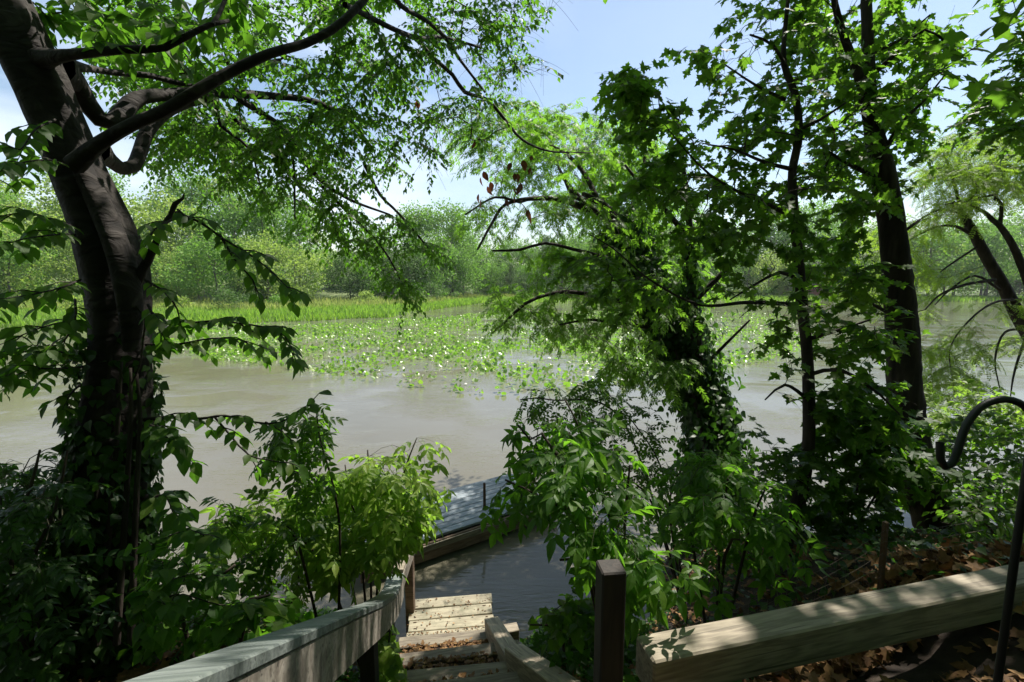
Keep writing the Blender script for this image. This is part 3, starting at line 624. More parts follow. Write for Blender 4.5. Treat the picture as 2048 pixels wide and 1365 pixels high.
# ------------------------------------------------------------------ stairs, platform, rail, timbers
YAW = math.radians(7); ST = np.array([-.64, 4.62, 0.])      # centre of the platform
SE = empty('timber_steps', ST, 'weathered timber steps and plank landing going down to the water', 'steps', rz=YAW)
for i in range(4):
    w_ = .88+rng.uniform(-.012, .012); y = -.255+.17*i
    V, F = box(-w_/2, w_/2, y-.079, y+.079, .462, .5+rng.uniform(-.003, .003), .005); o = mobj('plank', V, F, M['plank'], SE)
    o.location = (rng.uniform(-.006, .006), 0, 0); o.rotation_euler = (0, rng.normal(0, .004), rng.normal(0, .006))
    for u in (-.38, .36):
        for w2 in (-.045, .045): mobj('nail', *box(u-.006+rng.normal(0, .01), u+.006+.012, y+w2-.005, y+w2+.005, .499, .5055, .002), M['rust'], o)
for sx in (-1, 1):
    mobj('joist', *box(sx*.38-.02, sx*.38+.02, -.33, .33, .30, .459, .004), M['fascia'], SE); mobj('leg', *box(sx*.36-.045, sx*.36+.045, .22, .31, -1.2, .297, .004), M['fascia'], SE)
yk = -.60
for k in range(1, 9):
    z = .5+.19*k; run = .42 if k < 3 else .33; x0, x1 = -.48-.01*k, .46+.05*k
    o = mobj('tread', *box(x0, x1, yk, yk+.14, z-.14, z, .008), M['tread'], SE); o.rotation_euler = (0, 0, math.radians(rng.uniform(-1, 2.5)))
    mobj('step_fill', *box(x0+.01, x1-.01, yk-run+.12, yk-.003, z-.3, z-.025, .01), M['soil'], SE)
    mobj('riser', *box(x0+.004, x1-.004, yk+.02, yk+.125, z-.34, z-.145, .006), M['fascia'], SE); yk -= run
# right side kerb timbers (two pieces)
K = empty('step_kerb', (-.18, 4.1, .7), 'pale squared timbers edging the right side of the steps', 'kerb')
kb = (-.18, 4.1, .7)
beam_obj('timber', (-.20, 4.22, .80), (.02, 3.38, 1.12), .14, .20, M['timber'], K, base=kb); beam_obj('timber', (.01, 3.40, 1.185), (.34, 2.30, 1.84), .15, .17, M['timber'], K, base=kb)
beam_obj('timber', (-.20, 4.30, .60), (.06, 4.36, .60), .12, .16, M['timber'], K, base=kb)
# hand rail
def railx(y): return -(.53+.145*(y-.82)) if y < 4 else -.995-.03*(y-4)
RP = [(railx(y), y, z) for y, z in [(-.3, 4.02), (.82, 3.29), (1.94, 2.56), (2.68, 2.07), (3.35, 1.66)]]
RB = (-1.0, 3.5, .9)
RL = empty('hand_rail', RB, 'weathered grey wooden hand rail running down the left of the steps', 'handrail')
def railboard(pts, w, th, dz, dx, name, mat, overlap=0):
    """a bent board: top polyline, rectangular section, parts share corners"""
    pts = np.array(pts); n = len(pts); V = []
    for i, p in enumerate(pts):
        t = nrm(pts[min(i+1, n-1)]-pts[max(i-1, 0)]); s = nrm(np.cross(t, [0, 0, 1.])); b_ = .005
        for a, c in [(-w/2, -b_), (-w/2+b_, 0), (w/2-b_, 0), (w/2, -b_), (w/2, -th+b_), (w/2-b_, -th), (-w/2+b_, -th), (-w/2, -th+b_)]: V.append(p+s*(a+dx)+np.array([0, 0, c+dz]))
    F = [(i*8+j, i*8+(j+1) % 8, (i+1)*8+(j+1) % 8, (i+1)*8+j) for i in range(n-1) for j in range(8)]+[tuple(range(7, -1, -1)), tuple((n-1)*8+j for j in range(8))]
    return mobj(name, np.array(V)-np.array(RB), F, mat, RL)
RA = [RP[0], RP[1], RP[2], RP[3], RP[4], (railx(3.6), 3.6, 1.535), (railx(3.95), 3.95, 1.43)]
R2 = [(railx(3.96), 3.96, 1.452), (railx(5.0), 5.0, 1.40)]
railboard(RA, .135, .036, 0, -.05, 'rail_cap', M['rail_top']); railboard(RA, .038, .19, -.039, -.006, 'rail_side_board', M['rail_side'])
railboard(R2, .125, .036, .004, -.05, 'rail_cap', M['timber']); railboard(R2, .038, .14, -.036, -.006, 'rail_side_board', M['rail_side'])  # paler timber on the lower cap puts its sunlit look into the colour
def rpost(y, z1, z0, w=.09, mat='post', nm='rail_post'):
    x = railx(y)-.075; V, F = box(-w/2, w/2, -w/2, w/2, z0, z1, .005); o = mobj(nm, V, F, M[mat], RL); o.location = (x-RB[0], y-RB[1], -RB[2])
rpost(2.62, 2.055, .9); rpost(3.50, 1.51, .3); rpost(4.72, 1.35, -.9, .09, 'fascia'); rpost(1.3, 2.92, 1.8); rpost(.2, 3.6, 2.2)
# retaining timber at right
A0 = P(1290, 1300, 1.87); A0[2] = 2.55; A1 = np.array([3.3, 2.32, 2.55])
TB = empty('retaining_timber', (.6, 1.8, 2.4), 'long squared pale timber edging the bank above the dark ground at right', 'timber'); tb = (.6, 1.8, 2.4)
dv = nrm(A1-A0); A0b = np.array([.53, 1.735, 2.55]); dv = nrm(np.array([1, .245, 0])); mid_ = A0b+dv*1.55
beam_obj('timber', A0b, A0b+dv*3.9, .145, .17, M['timber'], TB, base=tb, bev=.008)
# dark square post
V, F = box(-.046, .046, -.046, .046, 0, .95, .006); o = mobj('square_post', V, F, M['post'], label='near black square wooden post standing left of the long timber', cat='post'); o.location = (.37, 1.66, 2.0); o.rotation_euler = (0, 0, math.radians(6))

# dock
DY = math.radians(34); DB = np.array([-.02, 8.81, 0]); DD = np.array([math.cos(DY), math.sin(DY), 0]); DN = np.array([math.sin(DY), -math.cos(DY), 0])
DO = empty('dock', DB, 'small low grey plank dock floating beyond the steps', 'dock', rz=DY)
for i in range(9):
    V, F = box(-3.3+rng.uniform(-.01, .01), rng.uniform(-.01, .01), -.145*(i+1)+.006, -.145*i-.004, .312, .35+rng.uniform(-.003, .003), .006); mobj('dock_board', V, F, M['dockwood'], DO)
mobj('fascia', *box(-3.3, 0, -1.36, -1.32, .05, .305, .005), M['fascia'], DO); mobj('fascia', *box(-3.3, 0, .002, .04, .05, .305, .005), M['fascia'], DO)
mobj('fascia', *box(.003, .04, -1.36, .04, .05, .305, .005), M['fascia'], DO)
mobj('edge_strip', *box(-3.3, .04, -1.385, -1.363, .20, .29, .004), M['timber'], DO)
for x in (-2.9, -1.6, -.4): mobj('float', *box(x-.35, x+.3, -1.25, -.1, -.25, .30, .03), M['iron'], DO)
V, q = tube(crom([(0, 0, -.9, .022), (0, 0, .79, .022), (0, 0, .8, .004)], .2), 10); o = mobj('dock_pipe', V, (np.full(len(q), 4), q.ravel()), M['rust'], label='thin rusty pipe standing at the near edge of the dock', cat='pipe', smooth=True)
pp = P(967, 1010, 7.75); o.location = (pp[0]+.02, pp[1]-.05, 0)
# shepherd hook
hk = [P(a, b_, 1.0) for a, b_ in [(2006, 1420), (2026, 1200), (2044, 1010), (2062, 880), (2064, 840), (2048, 812), (2010, 799), (1965, 812), (1932, 852), (1914, 905), (1903, 928), (1890, 934), (1881, 918), (1880, 885)]]
hk[0] = np.array([hk[2][0], hk[2][1], 2.3]); hk[1] = np.array([hk[2][0], hk[2][1], 3.0]); c_ = crom([(*p, .0076) for p in hk], .012); V, q = tube(c_, 10)
o = mobj('shepherd_hook', V-np.array([hk[0][0], hk[0][1], 2.3]), (np.full(len(q), 4), q.ravel()), M['iron'], smooth=True, label='black iron shepherd hook pole at the right edge, curled at its tip', cat='hook'); o.location = (hk[0][0], hk[0][1], 2.3)
# wire fence
FB = (2.1, 2.5, 2.3); FE = empty('wire_fence', FB, 'low rusty wire mesh fence sagging along the top of the bank', 'fence')
fp = [(.62, 2.02), (1.02, 2.5), (2.13, 2.55), (3.3, 2.62), (4.6, 2.9)]
for i, (x, y) in enumerate(fp):
    h_ = [.32, .42, .46, .5, .5][i]; z0 = float(near_z(x, y)); V, F = box(-.014, .014, -.012, .012, -.2, h_, .003); o = mobj('fence_post', V, F, M['rust'], FE); o.location = (x-FB[0], y-FB[1], z0-FB[2]); o.rotation_euler = (rng.normal(0, .05), rng.normal(0, .05), .3)
parts = []
for (xa, ya), (xb, yb), ha, hb in zip(fp[:-1], fp[1:], [.3, .4, .42, .46], [.4, .42, .46, .46]):
    L = math.hypot(xb-xa, yb-ya); za = float(near_z(xa, ya)); zb = float(near_z(xb, yb)); nn_ = int(L/.055)
    def fpt(t, v):
        x = xa+(xb-xa)*t; y = ya+(yb-ya)*t; z = (za+(zb-za)*t)+v*(ha+(hb-ha)*t)-.05*math.sin(math.pi*t)*v; return (x+.004*math.sin(t*9+v*4), y+.008*math.sin(t*11+v*3), z)
    for v in np.linspace(.02, 1, 7): parts.append(tube(np.array([(*fpt(t, v), 0.0009) for t in np.linspace(0, 1, nn_+1)]), 3))
    for j in range(1, nn_): parts.append(tube(np.array([(*fpt(j/nn_, v), 0.0008) for v in np.linspace(0, 1, 5)]), 3))
V, F = join_tubes(parts); mobj('wire_mesh', V-np.array(FB), F, M['wire'], FE, kind='stuff')
# ------------------------------------------------------------------ left tree (smooth grey bark, oval leaves)
def pz(rows): return rows
LT = Plant('leaning_tree', P(190, 1290, 2.6), 'big dark smooth barked tree leaning at the left with ivy on its foot', 'tree', bark='bark')
D = 2.6
LT.pxlimb([(150, 1440, 2.6, 216), (180, 1300, 2.6, 171), (200, 1130, 2.6, 142), (218, 960, 2.6, 122), (230, 830, 2.6, 112), (237, 700, 2.6, 97), (234, 600, 2.6, 103), (222, 520, 2.58, 110), (196, 440, 2.55, 101), (158, 350, 2.5, 92), (116, 250, 2.45, 90), (78, 160, 2.4, 94), (36, 70, 2.35, 97), (-20, -40, 2.3, 99), (-110, -200, 2.25, 94), (-200, -420, 2.2, 86)], name='trunk', sides=28, lobes=5, rough=.008, step=.05)
B = 'branch'
LT.pxlimb([(262, 590, 2.5, 16), (290, 530, 2.45, 17), (309, 492, 2.42, 12), (322, 458, 2.4, 10), (341, 430, 2.38, 9), (350, 408, 2.37, 9), (366, 397, 2.37, 5), (368, 388, 2.37, 2)], rough=.05, step=.03)
LT.pxlimb([(262, 700, 2.5, 30), (260, 620, 2.46, 44), (248, 545, 2.44, 49), (228, 480, 2.44, 46), (194, 400, 2.44, 42), (160, 330, 2.44, 37), (130, 250, 2.42, 35)], rough=.015, sides=16, step=.05, lobes=3)
lA = LT.pxlimb([(150, 330, 2.35, 42), (200, 288, 2.3, 30), (265, 250, 2.25, 26), (330, 222, 2.2, 25), (400, 180, 2.2, 25), (455, 148, 2.25, 23), (540, 108, 2.3, 20), (610, 88, 2.4, 18), (665, 60, 2.45, 17), (705, 25, 2.5, 16), (745, -20, 2.6, 14), (830, -130, 2.8, 11)], step=.06)
lB = LT.pxlimb([(70, 120, 2.4, 50), (120, 113, 2.2, 26), (180, 106, 2.15, 19), (250, 100, 2.1, 17), (330, 96, 2.1, 14), (370, 75, 2.1, 13), (420, 50, 2.15, 10), (458, 42, 2.2, 7)], step=.06)
LT.pxlimb([(425, 50, 2.15, 9), (440, 25, 2.2, 8), (462, -30, 2.3, 7)], step=.06)
lC = LT.pxlimb([(115, 130, 2.6, 60), (148, 165, 2.9, 44), (175, 210, 3.0, 38), (200, 240, 3.05, 34), (225, 246, 3.1, 34), (250, 220, 3.2, 32), (275, 197, 3.3, 28), (330, 190, 3.5, 24), (400, 186, 3.8, 22), (460, 188, 4.1, 20), (530, 192, 4.5, 15), (600, 198, 4.8, 12), (650, 212, 5.0, 11), (700, 245, 5.3, 10), (745, 300, 5.6, 8)], step=.07)
lD = LT.pxlimb([(190, 300, 2.6, 50), (215, 318, 2.8, 30), (245, 338, 3.0, 26), (268, 332, 3.1, 26), (282, 300, 3.2, 26), (296, 262, 3.3, 26), (330, 225, 3.5, 25), (375, 203, 3.7, 24), (430, 190, 3.9, 22)], step=.06)
LT.pxlimb([(135, 130, 2.7, 30), (180, 138, 3.1, 15), (230, 146, 3.3, 13), (300, 152, 3.5, 12), (380, 168, 3.8, 11), (460, 140, 4.4, 8), (560, 120, 5, 6)], step=.08)
for rows in [[(465, 190, 4.1, 15), (520, 225, 4.5, 13), (570, 262, 4.8, 12), (600, 310, 5.1, 10), (640, 360, 5.4, 8), (700, 400, 5.7, 6), (780, 430, 6, 4)],
             [(470, 240, 4.2, 8), (530, 290, 4.6, 9), (570, 330, 4.9, 8), (600, 375, 5.2, 7), (625, 400, 5.4, 5)],
             [(580, 270, 4.9, 6), (588, 340, 5.1, 5), (590, 440, 5.3, 3)],
             [(430, 205, 4, 8), (440, 250, 4.2, 7), (500, 300, 4.6, 5), (520, 370, 5, 3)],
             [(690, 10, 3.2, 12), (730, 30, 3.6, 12), (790, 60, 4.0, 11), (840, 78, 4.4, 11), (885, 75, 4.8, 7), (960, 95, 5.2, 5)],
             [(830, 70, 4.3, 9), (860, 110, 4.6, 8), (905, 150, 5.0, 8), (930, 185, 5.3, 8), (975, 200, 5.6, 7), (1010, 240, 5.9, 6), (1045, 280, 6.2, 5), (1100, 303, 6.6, 4), (1180, 306, 7, 2.5)],
             [(760, -60, 3.2, 12), (800, 10, 3.7, 10), (850, 40, 4.1, 9), (890, 75, 4.5, 8), (920, 120, 4.8, 6), (970, 185, 5.3, 4)],
             [(730, 330, 5.6, 8), (760, 390, 5.8, 6), (800, 430, 6.2, 5), (860, 500, 6.5, 3.5)],
             [(640, 370, 5.4, 6), (700, 430, 5.8, 5), (760, 490, 6.2, 4), (800, 560, 6.5, 3), (812, 620, 6.6, 2)]]:
    LT.pxlimb(rows, step=.12, lobes=0, sides=6)
nt0 = 0
top = [(110, -80), (1180, -60), (1130, 30), (1065, 95), (1105, 135), (1000, 200), (1050, 255), (985, 290), (905, 300), (850, 330), (700, 300), (560, 330), (450, 300), (300, 190), (180, 130)]
midz = [(300, 180), (560, 250), (700, 250), (880, 290), (890, 330), (820, 360), (740, 350), (700, 390), (620, 420), (540, 410), (460, 380), (330, 350), (275, 330), (310, 280)]
low = [(500, 380), (600, 400), (700, 415), (780, 425), (840, 450), (900, 490), (880, 520), (840, 540), (840, 600), (815, 630), (790, 580), (730, 530), (660, 500), (600, 460), (520, 430)]
EL = LT.grow(zone(top, 3.6, 7.6, 520, .6)); clothe(LT, EL, .062, .034, T_OV2, M['leaf_l'], 'ovl', sub=4, tail=.5, droop=.35)
EL = LT.grow(zone([(180, 80), (420, 100), (460, 240), (430, 330), (300, 330), (260, 260), (220, 160)], 4.5, 8, 90, .2)); clothe(LT, EL, .07, .036, T_OV2, M['leaf_l'], 'ovl', sub=4, tail=.45, droop=.3)
EL = LT.grow(zone(midz, 4.2, 7.4, 150, 1.1)); clothe(LT, EL, .062, .034, T_OV2, M['leaf_l'], 'ovl', sub=4, tail=.45, droop=.3)
EL = LT.grow(zone(low, 5.0, 7.6, 80, 1.7)); clothe(LT, EL, .066, .036, T_OV2, M['leaf_l'], 'ovl', sub=4, tail=.45, droop=.45)
EL = LT.grow(np.vstack([wbox(-6, .5, 1.0, 6, 7.2, 9.5, 240), wbox(-7, -1, -4, 1, 5.5, 8.5, 160)])); clothe(LT, EL, .12, .05, T_OV2, M['leaf_l'], 'ovl', sub=4, tail=.6)  # crown above and behind the frame, added to shade the ground
EL = LT.grow(zone([(60, -60), (470, -60), (500, 40), (420, 90), (340, 130), (200, 90), (90, 60)], 2.0, 3.4, 46)); clothe(LT, EL, .085, .04, T_OV, M['leaf_l'], 'ov', sub=2, tail=.3, sublen=.18, droop=.6)
def spray(pl, rows, size, spacing, tm, mat, key, subs=(), wpx=5, droop=.5, s0=.05, spread=60, hang=.25):
    c = pl.pxlimb([(a, b, d, w) for (a, b, d), w in zip(rows, np.linspace(wpx, 1.5, len(rows)))], step=.05, lobes=0, sides=5)
    r = leafy(c[:, :3], s0, spacing, size, spread, droop, .3); pl.leaves(*r, tm, mat, key)
    for sb in subs:
        c = pl.pxlimb([(a, b, d, w) for (a, b, d), w in zip(sb, np.linspace(wpx*.6, 1.2, len(sb)))], step=.04, lobes=0, sides=4)
        r = leafy(c[:, :3], .02, spacing, size, spread, droop, .3); pl.leaves(*r, tm, mat, key)
def autosubs(rows, n, ln, D=None):
    out = []; R_ = np.array(rows, float)
    for i in range(n):
        t = (i+.5)/n*(len(R_)-1)*.9; k = int(t); p = R_[k]+(R_[min(k+1, len(R_)-1)]-R_[k])*(t-k); dr = R_[min(k+1, len(R_)-1)]-R_[k]; dr = dr/np.linalg.norm(dr[:2])
        s_ = 1 if i % 2 else -1; q = ln*rng.uniform(.6, 1.2); e = p+np.array([dr[0]*q*.8, dr[1]*q*.5+(.55 if s_ > 0 else -.10)*q, s_*.12]); m_ = (p+e)/2+np.array([0, -.06*q, 0]); out.append([tuple(p), tuple(m_), tuple(e)])
    return out
L1 = (.10, .042, T_OV, M['leaf_l'], 'ov')
def SP(rows, n=4, ln=80, sz=.070, spc=.034, w=6, pl=None, droop=.5): spray(pl or LT, rows, sz, spc, T_OV, M['leaf_l'], 'ov', autosubs(rows, n, ln), w, droop)
SP([(352, 425, 2.36), (400, 445, 2.3), (450, 480, 2.25), (500, 510, 2.2), (545, 545, 2.15), (580, 580, 2.1), (600, 590, 2.1)], 5, 70)
SP([(356, 420, 2.36), (380, 437, 2.3), (396, 424, 2.28)], 0); SP([(345, 440, 2.38), (320, 450, 2.3), (300, 470, 2.2)], 2, 50)
SP([(440, 470, 2.28), (470, 520, 2.2), (505, 560, 2.15), (520, 600, 2.1)], 2, 50)
SP([(290, 648, 2.5), (360, 648, 2.4), (430, 643, 2.3), (500, 650, 2.25), (555, 662, 2.2), (580, 690, 2.15), (588, 735, 2.1)], 7, 70, .062, .026)
SP([(292, 690, 2.5), (350, 690, 2.4), (420, 678, 2.35), (480, 680, 2.3), (540, 700, 2.25)], 4, 55, .06, .028)
SP([(290, 560, 2.45), (330, 585, 2.35), (355, 620, 2.3), (362, 650, 2.3)], 2, 50); SP([(296, 610, 2.4), (310, 640, 2.3), (330, 680, 2.25)], 2, 60)
SP([(290, 840, 2.5), (340, 835, 2.45), (400, 838, 2.4), (450, 832, 2.35), (510, 845, 2.3), (560, 845, 2.3), (610, 815, 2.25), (640, 785, 2.2)], 5, 60, .07, .04, 8)
SP([(430, 835, 2.4), (460, 870, 2.4), (500, 912, 2.4), (560, 925, 2.4), (600, 950, 2.4)], 3, 60, .075, .05, 5)
SP([(300, 870, 2.4), (330, 880, 2.3), (360, 905, 2.25), (385, 925, 2.2)], 2, 40, .085, .05, 4)
for rows, n in [([(150, 455, 2.4), (105, 440, 2.1), (50, 425, 1.9), (-30, 440, 1.8)], 4), ([(150, 470, 2.4), (110, 470, 2.1), (40, 480, 1.9), (-20, 500, 1.8)], 3),
                ([(160, 560, 2.4), (125, 575, 2.1), (60, 590, 1.95), (-10, 600, 1.8)], 4), ([(130, 330, 2.3), (90, 320, 2.1), (30, 330, 1.9), (-30, 360, 1.8)], 4),
                ([(175, 655, 2.4), (130, 645, 2.2), (70, 660, 2.0), (0, 690, 1.9)], 4), ([(165, 720, 2.4), (110, 702, 2.2), (40, 705, 2.05), (-40, 720, 1.95)], 6),
                ([(165, 735, 2.4), (110, 738, 2.2), (60, 740, 2.1), (0, 765, 2.0)], 5), ([(150, 600, 2.35), (150, 640, 2.2), (120, 690, 2.1), (60, 690, 2.0)], 4),
                ([(110, 240, 2.3), (70, 260, 2.1), (40, 300, 1.95), (0, 290, 1.9)], 3), ([(160, 770, 2.4), (140, 790, 2.3), (125, 820, 2.2)], 1)]:
    SP(rows, n, 80, .072, .036, 5)
# dead brown leaves hanging from twig ends
def dead_cluster(pl, pts, D, size=.10):
    P_, d_, u_, s_ = [], [], [], []
    for a, b in pts:
        for k in range(2): P_.append(P(a+rng.normal(0, 6), b+rng.normal(0, 9), D+rng.normal(0, .15))); d_.append((rng.normal(0, .25), rng.normal(0, .25), -1)); u_.append(rng.normal(0, 1, 3)); s_.append(size*rng.uniform(.7, 1.2))
    pl.leaves(P_, d_, u_, s_, T_OV, M['dead'], 'dead')
dead_cluster(LT, [(838, 200), (1022, 345), (1030, 360), (1060, 320), (1065, 340), (1072, 305), (1048, 350), (958, 345), (975, 365), (985, 362), (1040, 365), (960, 395), (1018, 395), (1065, 405), (1090, 240), (945, 290)], 6.3, .135)
dead_cluster(LT, [(1086, 460)], 6.2, .15)
LT.finish(300, .0015, 4)
print('left tree leaves', sum(len(l[0]) for l in LT.L))
# ivy on the left trunk
def ivy_on(pl, rows, n, size, out, cover, tm=T_HEART, key='ivy'):
    """rows (px,py,D,w): leaves over the trunk skin"""
    c = crom([(*P(a, b, D), w*D/FPX/2) for a, b, D, w in rows], .03); i = rng.integers(0, len(c)-1, n); a = rng.uniform(0, 2*np.pi, n)
    k = cover(i/len(c), a); i, a = i[k], a[k]; nn = len(i); ax = c[1:, :3]-c[:-1, :3]; ax = ax/np.linalg.norm(ax, axis=1, keepdims=True); t = ax[i]
    u = np.cross(t, [0, 1., 0]); u /= np.linalg.norm(u, axis=1, keepdims=True); w_ = np.cross(t, u); nv = u*np.cos(a)[:, None]+w_*np.sin(a)[:, None]
    bulk = 1+.5*np.sin(i*.09+a*2)+.3*np.sin(i*.23-a*3)
    pos = c[i, :3]+nv*(c[i, 3]+.008+np.abs(rng.normal(0, out, nn))*bulk)[:, None]; d = np.array([0, 0, -1.])+nv*rng.uniform(.1, .9, nn)[:, None]+rng.normal(0, .45, (nn, 3)); up = nv+rng.normal(0, .35, (nn, 3))+np.array([0, 0, .3])
    pl.leaves(pos, d, up, size*rng.uniform(.6, 1.25, nn), tm, M['leaf_i'], key)
    return c
TR = [(180, 1300, 2.6, 180), (200, 1130, 2.6, 151), (218, 960, 2.6, 132), (232, 830, 2.6, 123), (240, 700, 2.6, 107), (238, 660, 2.6, 109)]
IV = Plant('ivy_vine', P(200, 1290, 2.45), 'dark green ivy climbing the foot of the leaning left tree', 'ivy', twig='twig')
for k in range(5):
    a0 = [-52, -25, 5, 30, 48][k]; IV.pxlimb([(185+a0*1.6, 1290, 2.42, 14), (205+a0*1.3, 1130, 2.44, 12), (222+a0*1.1, 960, 2.45, 10), (232+a0, 830, 2.46, 8), (240+a0*.7, 700+k*12, 2.47, 5)], name='stem', step=.06, lobes=0, sides=5)
ivy_on(IV, TR, 2600, .055, .022, lambda s, a: rng.random(len(s)) < np.where(s > .7, np.where(np.cos(a-np.pi*.9) > .2, .35, .8), .95))
IV.pxlimb([(262, 770, 2.44, 4), (280, 730, 2.44, 4), (286, 680, 2.44, 4), (290, 640, 2.44, 4), (270, 610, 2.44, 3)], name='stem', step=.04, lobes=0, sides=4)
for rows in [[(300, 1000, 2.4), (330, 990, 2.35), (350, 1040, 2.3)], [(300, 1180, 2.3), (380, 1150, 2.2), (450, 1160, 2.15)], [(290, 1240, 2.2), (350, 1190, 2.1), (440, 1210, 2.05), (520, 1210, 2.0)], [(300, 850, 2.4), (325, 860, 2.35), (340, 880, 2.3)], [(320, 1080, 2.3), (380, 1060, 2.2), (420, 1080, 2.2)]]:
    spray(IV, rows, .095, .045, T_OV, M['leaf_l'], 'ov', autosubs(rows, 3, 60), 4, .5)
IV.finish(280, gaps=False)

# ------------------------------------------------------------------ ivy covered tree leaning over the water
WO = Plant('ivy_covered_tree', P(1435, 1070, 6.4), 'ivy covered tree leaning left over the water right of centre', 'tree')
W1 = [(1440, 1110, 6.4, 78), (1432, 1000, 6.5, 72), (1430, 920, 6.6, 70), (1412, 820, 6.8, 66), (1372, 720, 7.0, 60), (1335, 640, 7.2, 55), (1295, 560, 7.4, 48), (1262, 500, 7.5, 34), (1232, 440, 7.6, 21), (1200, 405, 7.7, 14), (1165, 388, 7.8, 9)]
W2 = [(1412, 840, 6.8, 27), (1400, 740, 6.7, 23), (1388, 640, 6.6, 20), (1380, 540, 6.6, 18), (1378, 440, 6.6, 14), (1365, 330, 6.6, 10), (1340, 210, 6.6, 5)]
WO.pxlimb(W1, name='trunk', sides=12, rough=.03); WO.pxlimb(W2, rough=.02)
for rows in [[(1195, 400, 7.7, 12), (1170, 350, 8, 10), (1135, 310, 8.3, 8), (1100, 290, 8.5, 5)], [(1180, 420, 7.7, 16), (1120, 400, 7.8, 11), (1060, 398, 7.6, 9), (1010, 410, 7.4, 7), (985, 445, 7.2, 6), (955, 500, 7.0, 4)],
             [(1060, 398, 7.6, 7), (1040, 405, 7.5, 6), (990, 395, 7.3, 5), (930, 430, 7, 3)], [(1260, 495, 7.5, 16), (1200, 430, 7.8, 12), (1160, 395, 8, 9), (1120, 350, 8.2, 6)],
             [(1200, 405, 7.7, 10), (1150, 395, 7.6, 9), (1130, 360, 7.7, 7), (1115, 330, 7.8, 4)], [(1290, 560, 7.4, 14), (1220, 520, 7.2, 9), (1150, 500, 7, 7), (1090, 487, 6.9, 6), (1040, 500, 6.8, 6), (985, 502, 6.7, 4)],
             [(1320, 620, 7.2, 16), (1230, 600, 7, 11), (1150, 585, 6.8, 9), (1100, 588, 6.6, 8), (1050, 608, 6.5, 7), (1010, 645, 6.4, 5), (983, 668, 6.4, 3)], [(1380, 480, 6.6, 14), (1330, 420, 6.4, 9), (1290, 380, 6.3, 7), (1250, 330, 6.2, 5)],
             [(1390, 600, 6.6, 14), (1450, 540, 6.5, 9), (1480, 480, 6.4, 6)], [(1345, 660, 7.2, 12), (1260, 650, 7, 8), (1180, 640, 6.9, 6), (1120, 650, 6.8, 4)], [(1400, 740, 6.8, 10), (1450, 690, 6.6, 6), (1500, 640, 6.4, 4)],
             [(1240, 450, 7.6, 14), (1280, 380, 8, 10), (1290, 300, 8.3, 7), (1280, 230, 8.5, 5)]]:
    WO.pxlimb(rows, lobes=0, sides=6, step=.14)
zw = [(880, 240), (960, 200), (1060, 185), (1110, 200), (1150, 215), (1170, 260), (1200, 230), (1300, 260), (1330, 330), (1380, 420), (1400, 560), (1330, 600), (1270, 520), (1200, 450), (1130, 430), (1080, 470), (980, 480), (900, 460), (930, 400), (1000, 385), (960, 330), (900, 310)]
hole = [[(905, 305), (1010, 335), (990, 380), (940, 400), (925, 440), (900, 440)], [(1040, 440), (1140, 440), (1120, 480), (1030, 495)], [(1160, 80), (1200, 290), (1165, 275)]]
EL = WO.grow(zone(zw, 6.6, 9.6, 230, .9, hole)); clothe(WO, EL, .17, .09, T_PIN, M['leaf_w'], 'pin', sub=3, tail=.55, sublen=.4, droop=.35)
zw2 = [(960, 560), (1050, 500), (1160, 470), (1290, 480), (1380, 520), (1400, 640), (1330, 680), (1240, 640), (1210, 700), (1130, 680), (1100, 640), (1010, 640), (960, 690), (975, 620)]
EL = WO.grow(zone([(1000, 220), (1120, 200), (1260, 230), (1300, 400), (1260, 470), (1080, 440), (980, 340)], 8.8, 11.5, 80, 1.2)); clothe(WO, EL, .18, .10, T_PIN, M['leaf_w'], 'pin', sub=3, tail=.55, sublen=.4, droop=.35)
EL = WO.grow(np.vstack([zone([(1160, 260), (1300, 250), (1400, 400), (1420, 600), (1300, 600), (1220, 480), (1150, 400)], 7.9, 10, 110, 2.6), zone([(1060, 260), (1250, 240), (1250, 470), (1080, 470)], 9, 11, 45, 1.9)])); clothe(WO, EL, .17, .09, T_PIN, M['leaf_w'], 'pin', sub=3, tail=.55, sublen=.4, droop=.35)
EL = WO.grow(zone(zw2, 6.0, 8.0, 110, 2.0)); clothe(WO, EL, .16, .09, T_PIN, M['leaf_w'], 'pin', sub=3, tail=.5, sublen=.35, droop=.45)
EL = WO.grow(zone([(1240, 690), (1340, 680), (1380, 760), (1340, 775), (1200, 770), (1180, 730)], 6.0, 7.4, 40)); clothe(WO, EL, .16, .09, T_PIN, M['leaf_w'], 'pin', sub=3, tail=.4, droop=.3)
WO.finish(300, .0018, 4)
I2 = Plant('ivy_vine', P(1440, 1060, 6.2), 'black green ivy wrapping the leaning trunk right of centre', 'ivy')
ivy_on(I2, W1[:9], 9500, .095, .13, lambda s, a: rng.random(len(s)) < .95); ivy_on(I2, W2[:5], 700, .09, .05, lambda s, a: rng.random(len(s)) < .9)
I2.pxlimb([(1420, 1080, 6.2, 12), (1415, 950, 6.3, 10), (1395, 820, 6.5, 8), (1350, 700, 6.8, 6)], name='stem', lobes=0, sides=5); I2.finish(300, gaps=False)

